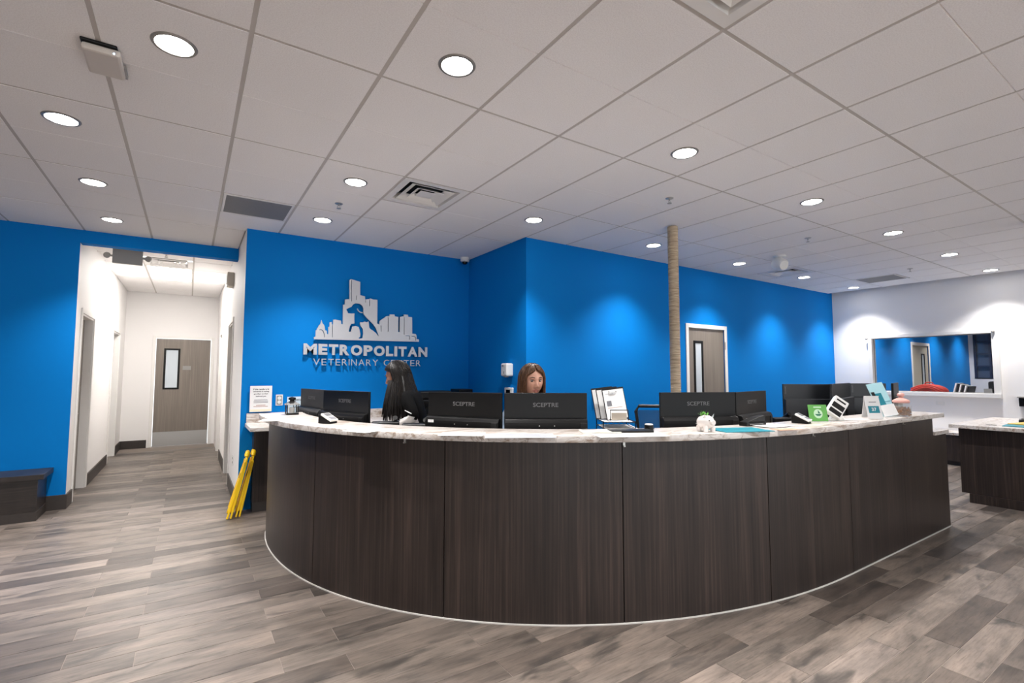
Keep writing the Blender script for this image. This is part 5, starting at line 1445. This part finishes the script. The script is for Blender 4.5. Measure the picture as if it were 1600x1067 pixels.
def arm_hand(J, E, s, wrist, elbow, shoulder, cl, skin=0, sleeve=None, dirf=(1, 0, -0.15)):
    """adds an arm with a palm, four fingers and a thumb; s = side name"""
    J['sh' + s] = shoulder + (0.072,); J['el' + s] = elbow + (0.052,); J['wr' + s] = wrist + (0.027,)
    E += [('chest', 'sh' + s, cl), ('sh' + s, 'el' + s, cl), ('el' + s, 'wr' + s, skin if sleeve is None else sleeve)]
    d = Vector(dirf).normalized(); lat = Vector((0, 1, 0)); w = Vector(wrist); sg = 1 if s == 'l' else -1
    pc = w + d * 0.05
    J['pa' + s] = tuple(pc) + (0.026,)
    E.append(('wr' + s, 'pa' + s, skin))
    for k, (off, ln) in enumerate(((0.028, 0.062), (0.010, 0.072), (-0.009, 0.066), (-0.027, 0.052))):
        a = pc + d * 0.045 + lat * off * sg; b = a + d * ln * 0.5 + Vector((0, 0, -0.006)); c = b + d * ln * 0.4 + Vector((0, 0, -0.018))
        J['f%da%s' % (k, s)] = tuple(a) + (0.0095,); J['f%db%s' % (k, s)] = tuple(b) + (0.0088,); J['f%dc%s' % (k, s)] = tuple(c) + (0.0075,)
        E += [('pa' + s, 'f%da%s' % (k, s), skin), ('f%da%s' % (k, s), 'f%db%s' % (k, s), skin), ('f%db%s' % (k, s), 'f%dc%s' % (k, s), skin)]
    a = pc - d * 0.01 - lat * 0.034 * sg; b = a + d * 0.035 - lat * 0.018 * sg
    J['tha' + s] = tuple(a) + (0.011,); J['thb' + s] = tuple(b) + (0.009,)
    E += [('pa' + s, 'tha' + s, skin), ('tha' + s, 'thb' + s, skin)]
def legs(J, E, hipz, kneef, kneez, anklef, anklez):
    for s, l in (('l', 0.09), ('r', -0.09)):
        J['hp' + s] = (0.02, l, hipz, 0.085); J['kn' + s] = (kneef, l * 1.15, kneez, 0.058); J['an' + s] = (anklef, l * 1.15, anklez, 0.038)
        J['to' + s] = (anklef + 0.15, l * 1.25, anklez - 0.045, 0.03)
        E += [('pelvis', 'hp' + s, 3), ('hp' + s, 'kn' + s, 3), ('kn' + s, 'an' + s, 3), ('an' + s, 'to' + s, 4)]

def hair_mesh(root, HM, m, length, open_top, open_low, flare, thick, n_lock, seed, drift=(0, 0), back_only=1.0, lock_r=0.006, wave=0.004, hair_line=0.095):
    """hair in head space: a shell round the skull that falls to 'length' below the crown, open round the face"""
    rd = random.Random(seed)
    def pt(a, t, out=0.0):
        # a: angle from the face (0) round to the back (pi); t 0 crown .. 1 tips
        ca, sa = math.cos(a), math.sin(a)
        s = t * (0.20 + length)
        R1 = 0.20                                     # arc over the skull, then a straight fall
        if s < R1:
            q = s / R1 * math.pi / 2
            rr, z = math.sin(q), 0.124 * math.cos(q)
            x, y = (0.086 + out) * rr * sa, (0.103 + out) * rr * ca - 0.008
            z += out
        else:
            dz = s - R1; k = dz / max(0.001, length)
            fl = 1 + flare * k
            x, y = (0.086 + out) * fl * sa, (0.103 + out) * (1 - 0.25 * k if ca < 0 else 1 - 0.12 * k) * ca - 0.008
            z = -dz
            x += drift[0] * k * k; y += drift[1] * k * k
        return Vector((x, y, z))
    def opening(t):
        s = t * (0.20 + length)
        k = max(0, min(1, (s - hair_line) / 0.07)); k = k * k * (3 - 2 * k)
        return open_top + (open_low - open_top) * k
    na, ntt = 56, 26
    vs_, fs_ = [], []
    for layer in (thick, 0.0):
        for j in range(ntt + 1):
            t = j / ntt
            o0 = opening(t)
            for k in range(na + 1):
                a = o0 + (2 * math.pi - 2 * o0) * k / na
                w = wave * noise.noise((a * 5, t * 2.5, seed)) + 0.5 * wave * noise.noise((a * 17, t * 2, seed + 3))
                vs_.append(pt(a, t, layer + w))
    st_ = (ntt + 1) * (na + 1)
    for L_ in range(2):
        for j in range(ntt):
            for k in range(na):
                b = L_ * st_ + j * (na + 1) + k
                fs_.append((b, b + 1, b + na + 2, b + na + 1))
    for k in range(na):
        b = ntt * (na + 1) + k; fs_.append((b, b + 1, b + 1 + st_, b + st_))
    for j in range(ntt):
        b = j * (na + 1); fs_.append((b, b + na + 1, b + na + 1 + st_, b + st_))
        b = j * (na + 1) + na; fs_.append((b, b + st_, b + na + 1 + st_, b + na + 1))
    mb = MB().add(vs_, fs_)
    for q in range(n_lock):
        a0 = opening(0.6) + (2 * math.pi - 2 * opening(0.6)) * rd.random()
        t0 = rd.uniform(0.05, 0.35); t1 = rd.uniform(0.88, 1.05); ph = rd.random() * 6
        pts = []
        for i in range(12):
            t = t0 + (t1 - t0) * i / 11
            o0 = opening(min(1, t)); a = min(max(a0, o0), 2 * math.pi - o0) + 0.03 * math.sin(ph + i * 0.7)
            pts.append(pt(a, t, thick + 0.001))
        mb.tube(pts, lock_r, 5, rs=[lock_r * (0.4 + 0.6 * math.sin(math.pi * min(1, (i + 1.5) / 12))) for i in range(12)])
    vv = [tuple(HM @ Vector(p)) for p in mb.v]
    mb.v = vv
    return mb.build('hair', m, root, smooth=True, weld=False)

# ---- the dark-haired woman, seen from her left, looking down at the desk
P1 = horiz(656, 4.42, 0)
fw1 = (-_r0 + Vector((math.sin(YAW), math.cos(YAW), 0)) * 0.22)
J = dict(pelvis=(0, 0, 0.80, 0.135), waist=(0.05, 0, 0.96, 0.118), chest=(0.11, 0, 1.13, 0.145), neckb=(0.16, 0, 1.275, 0.062), neck=(0.20, 0, 1.33, 0.05))
E_ = [('pelvis', 'waist', 1), ('waist', 'chest', 1), ('chest', 'neckb', 1), ('neckb', 'neck', 0)]
arm_hand(J, E_, 'l', (0.20, 0.20, 0.975), (-0.05, 0.25, 1.075), (0.08, 0.185, 1.235), 1, 0, 2)
arm_hand(J, E_, 'r', (0.34, -0.16, 0.965), (0.16, -0.25, 1.02), (0.12, -0.165, 1.215), 1, 0, 2)
legs(J, E_, 0.78, 0.43, 0.72, 0.40, 0.37)
w1, HM1, W1 = figure('person', 'woman with long straight black hair in a black top, looking down', (P1.x, P1.y, 0), fw1, J, E_, (0.235, 0.02, 1.425, R(4), R(-20), 1.06), [M_SKIN2, M_SHIRT, M_SLEEVE, M_TROUS, M_SHOE, M_LIP], 0)
hair_mesh(w1, HM1, M_HAIRB, 0.34, R(3), R(80), 0.62, 0.016, 150, 3, drift=(0.0, -0.03), lock_r=0.005)
# hair lying over the near shoulder and chest
mb = MB(); rd = random.Random(9)
for q in range(130):
    k = rd.random()
    top = HM1 @ Vector((-0.085 + 0.004 * rd.uniform(-1, 1), -0.075 + 0.13 * k, -0.02 - 0.03 * rd.random()))
    end = Vector(W1((0.0 + 0.29 * k + 0.02 * rd.uniform(-1, 1), 0.225 + 0.03 * rd.random() - 0.10 * max(0, k - 0.5), 1.10 - 0.10 * rd.random())))
    mid = top.lerp(end, 0.5) + Vector(W1((0.0, 0.035, 0.0)))
    pts = []
    for i in range(10):
        t = i / 9
        pts.append(top * (1 - t) ** 2 + mid * 2 * t * (1 - t) + end * t * t)
    mb.tube(pts, 0.006, 5, rs=[0.009 * (1 - 0.75 * (i / 9) ** 2) for i in range(10)])
mb.build('hair', M_HAIRB, w1, smooth=True, weld=False)
# sleeve stripe
a = Vector(W1((-0.035, 0.300, 1.110))); b = Vector(W1((0.03, 0.290, 1.135)))
MB().tube([a, b], 0.004, 6).build('sleeve_stripe', M_PAPER, w1)

# ---- the brown-haired woman behind the centre monitor, facing the room
P2 = horiz(829, 4.02, 0)
fw2 = (-_f + _r * 0.22)
J = dict(pelvis=(0, 0, 0.76, 0.135), waist=(0.02, 0, 0.92, 0.115), chest=(0.03, 0, 1.07, 0.122), neckb=(0.03, 0, 1.205, 0.056), neck=(0.045, 0, 1.285, 0.048))
E_ = [('pelvis', 'waist', 1), ('waist', 'chest', 1), ('chest', 'neckb', 1), ('neckb', 'neck', 0)]
arm_hand(J, E_, 'l', (0.30, 0.16, 0.965), (0.10, 0.25, 0.99), (0.02, 0.165, 1.16), 1, 0, 2)
arm_hand(J, E_, 'r', (0.30, -0.20, 0.965), (0.10, -0.27, 1.0), (0.02, -0.165, 1.16), 1, 0, 2)
legs(J, E_, 0.74, 0.42, 0.70, 0.38, 0.36)
w2_, HM2, W2_ = figure('person', 'woman with shoulder-length brown hair showing above the centre monitor', (P2.x, P2.y, 0), fw2, J, E_, (0.055, 0.0, 1.389, R(8), R(-6), 1.10), [M_SKIN, M_GREYTOP, M_GREYTOP, M_TROUS, M_SHOE, M_LIP], 1)
hair_mesh(w2_, HM2, M_HAIRN, 0.20, R(3), R(50), 0.16, 0.012, 150, 5, lock_r=0.0045)
# the stools they sit on
def stool(x, y, rz, label, seat):
    return task_chair(x, y, rz, label, seat=seat, top=seat + 0.30)
stool(P1.x, P1.y, math.atan2(fw1.y, fw1.x) - R(90), 'black drafting chair under the dark-haired woman', 0.665)
stool(P2.x, P2.y, math.atan2(fw2.y, fw2.x) - R(90), 'black drafting chair under the brown-haired woman', 0.625)
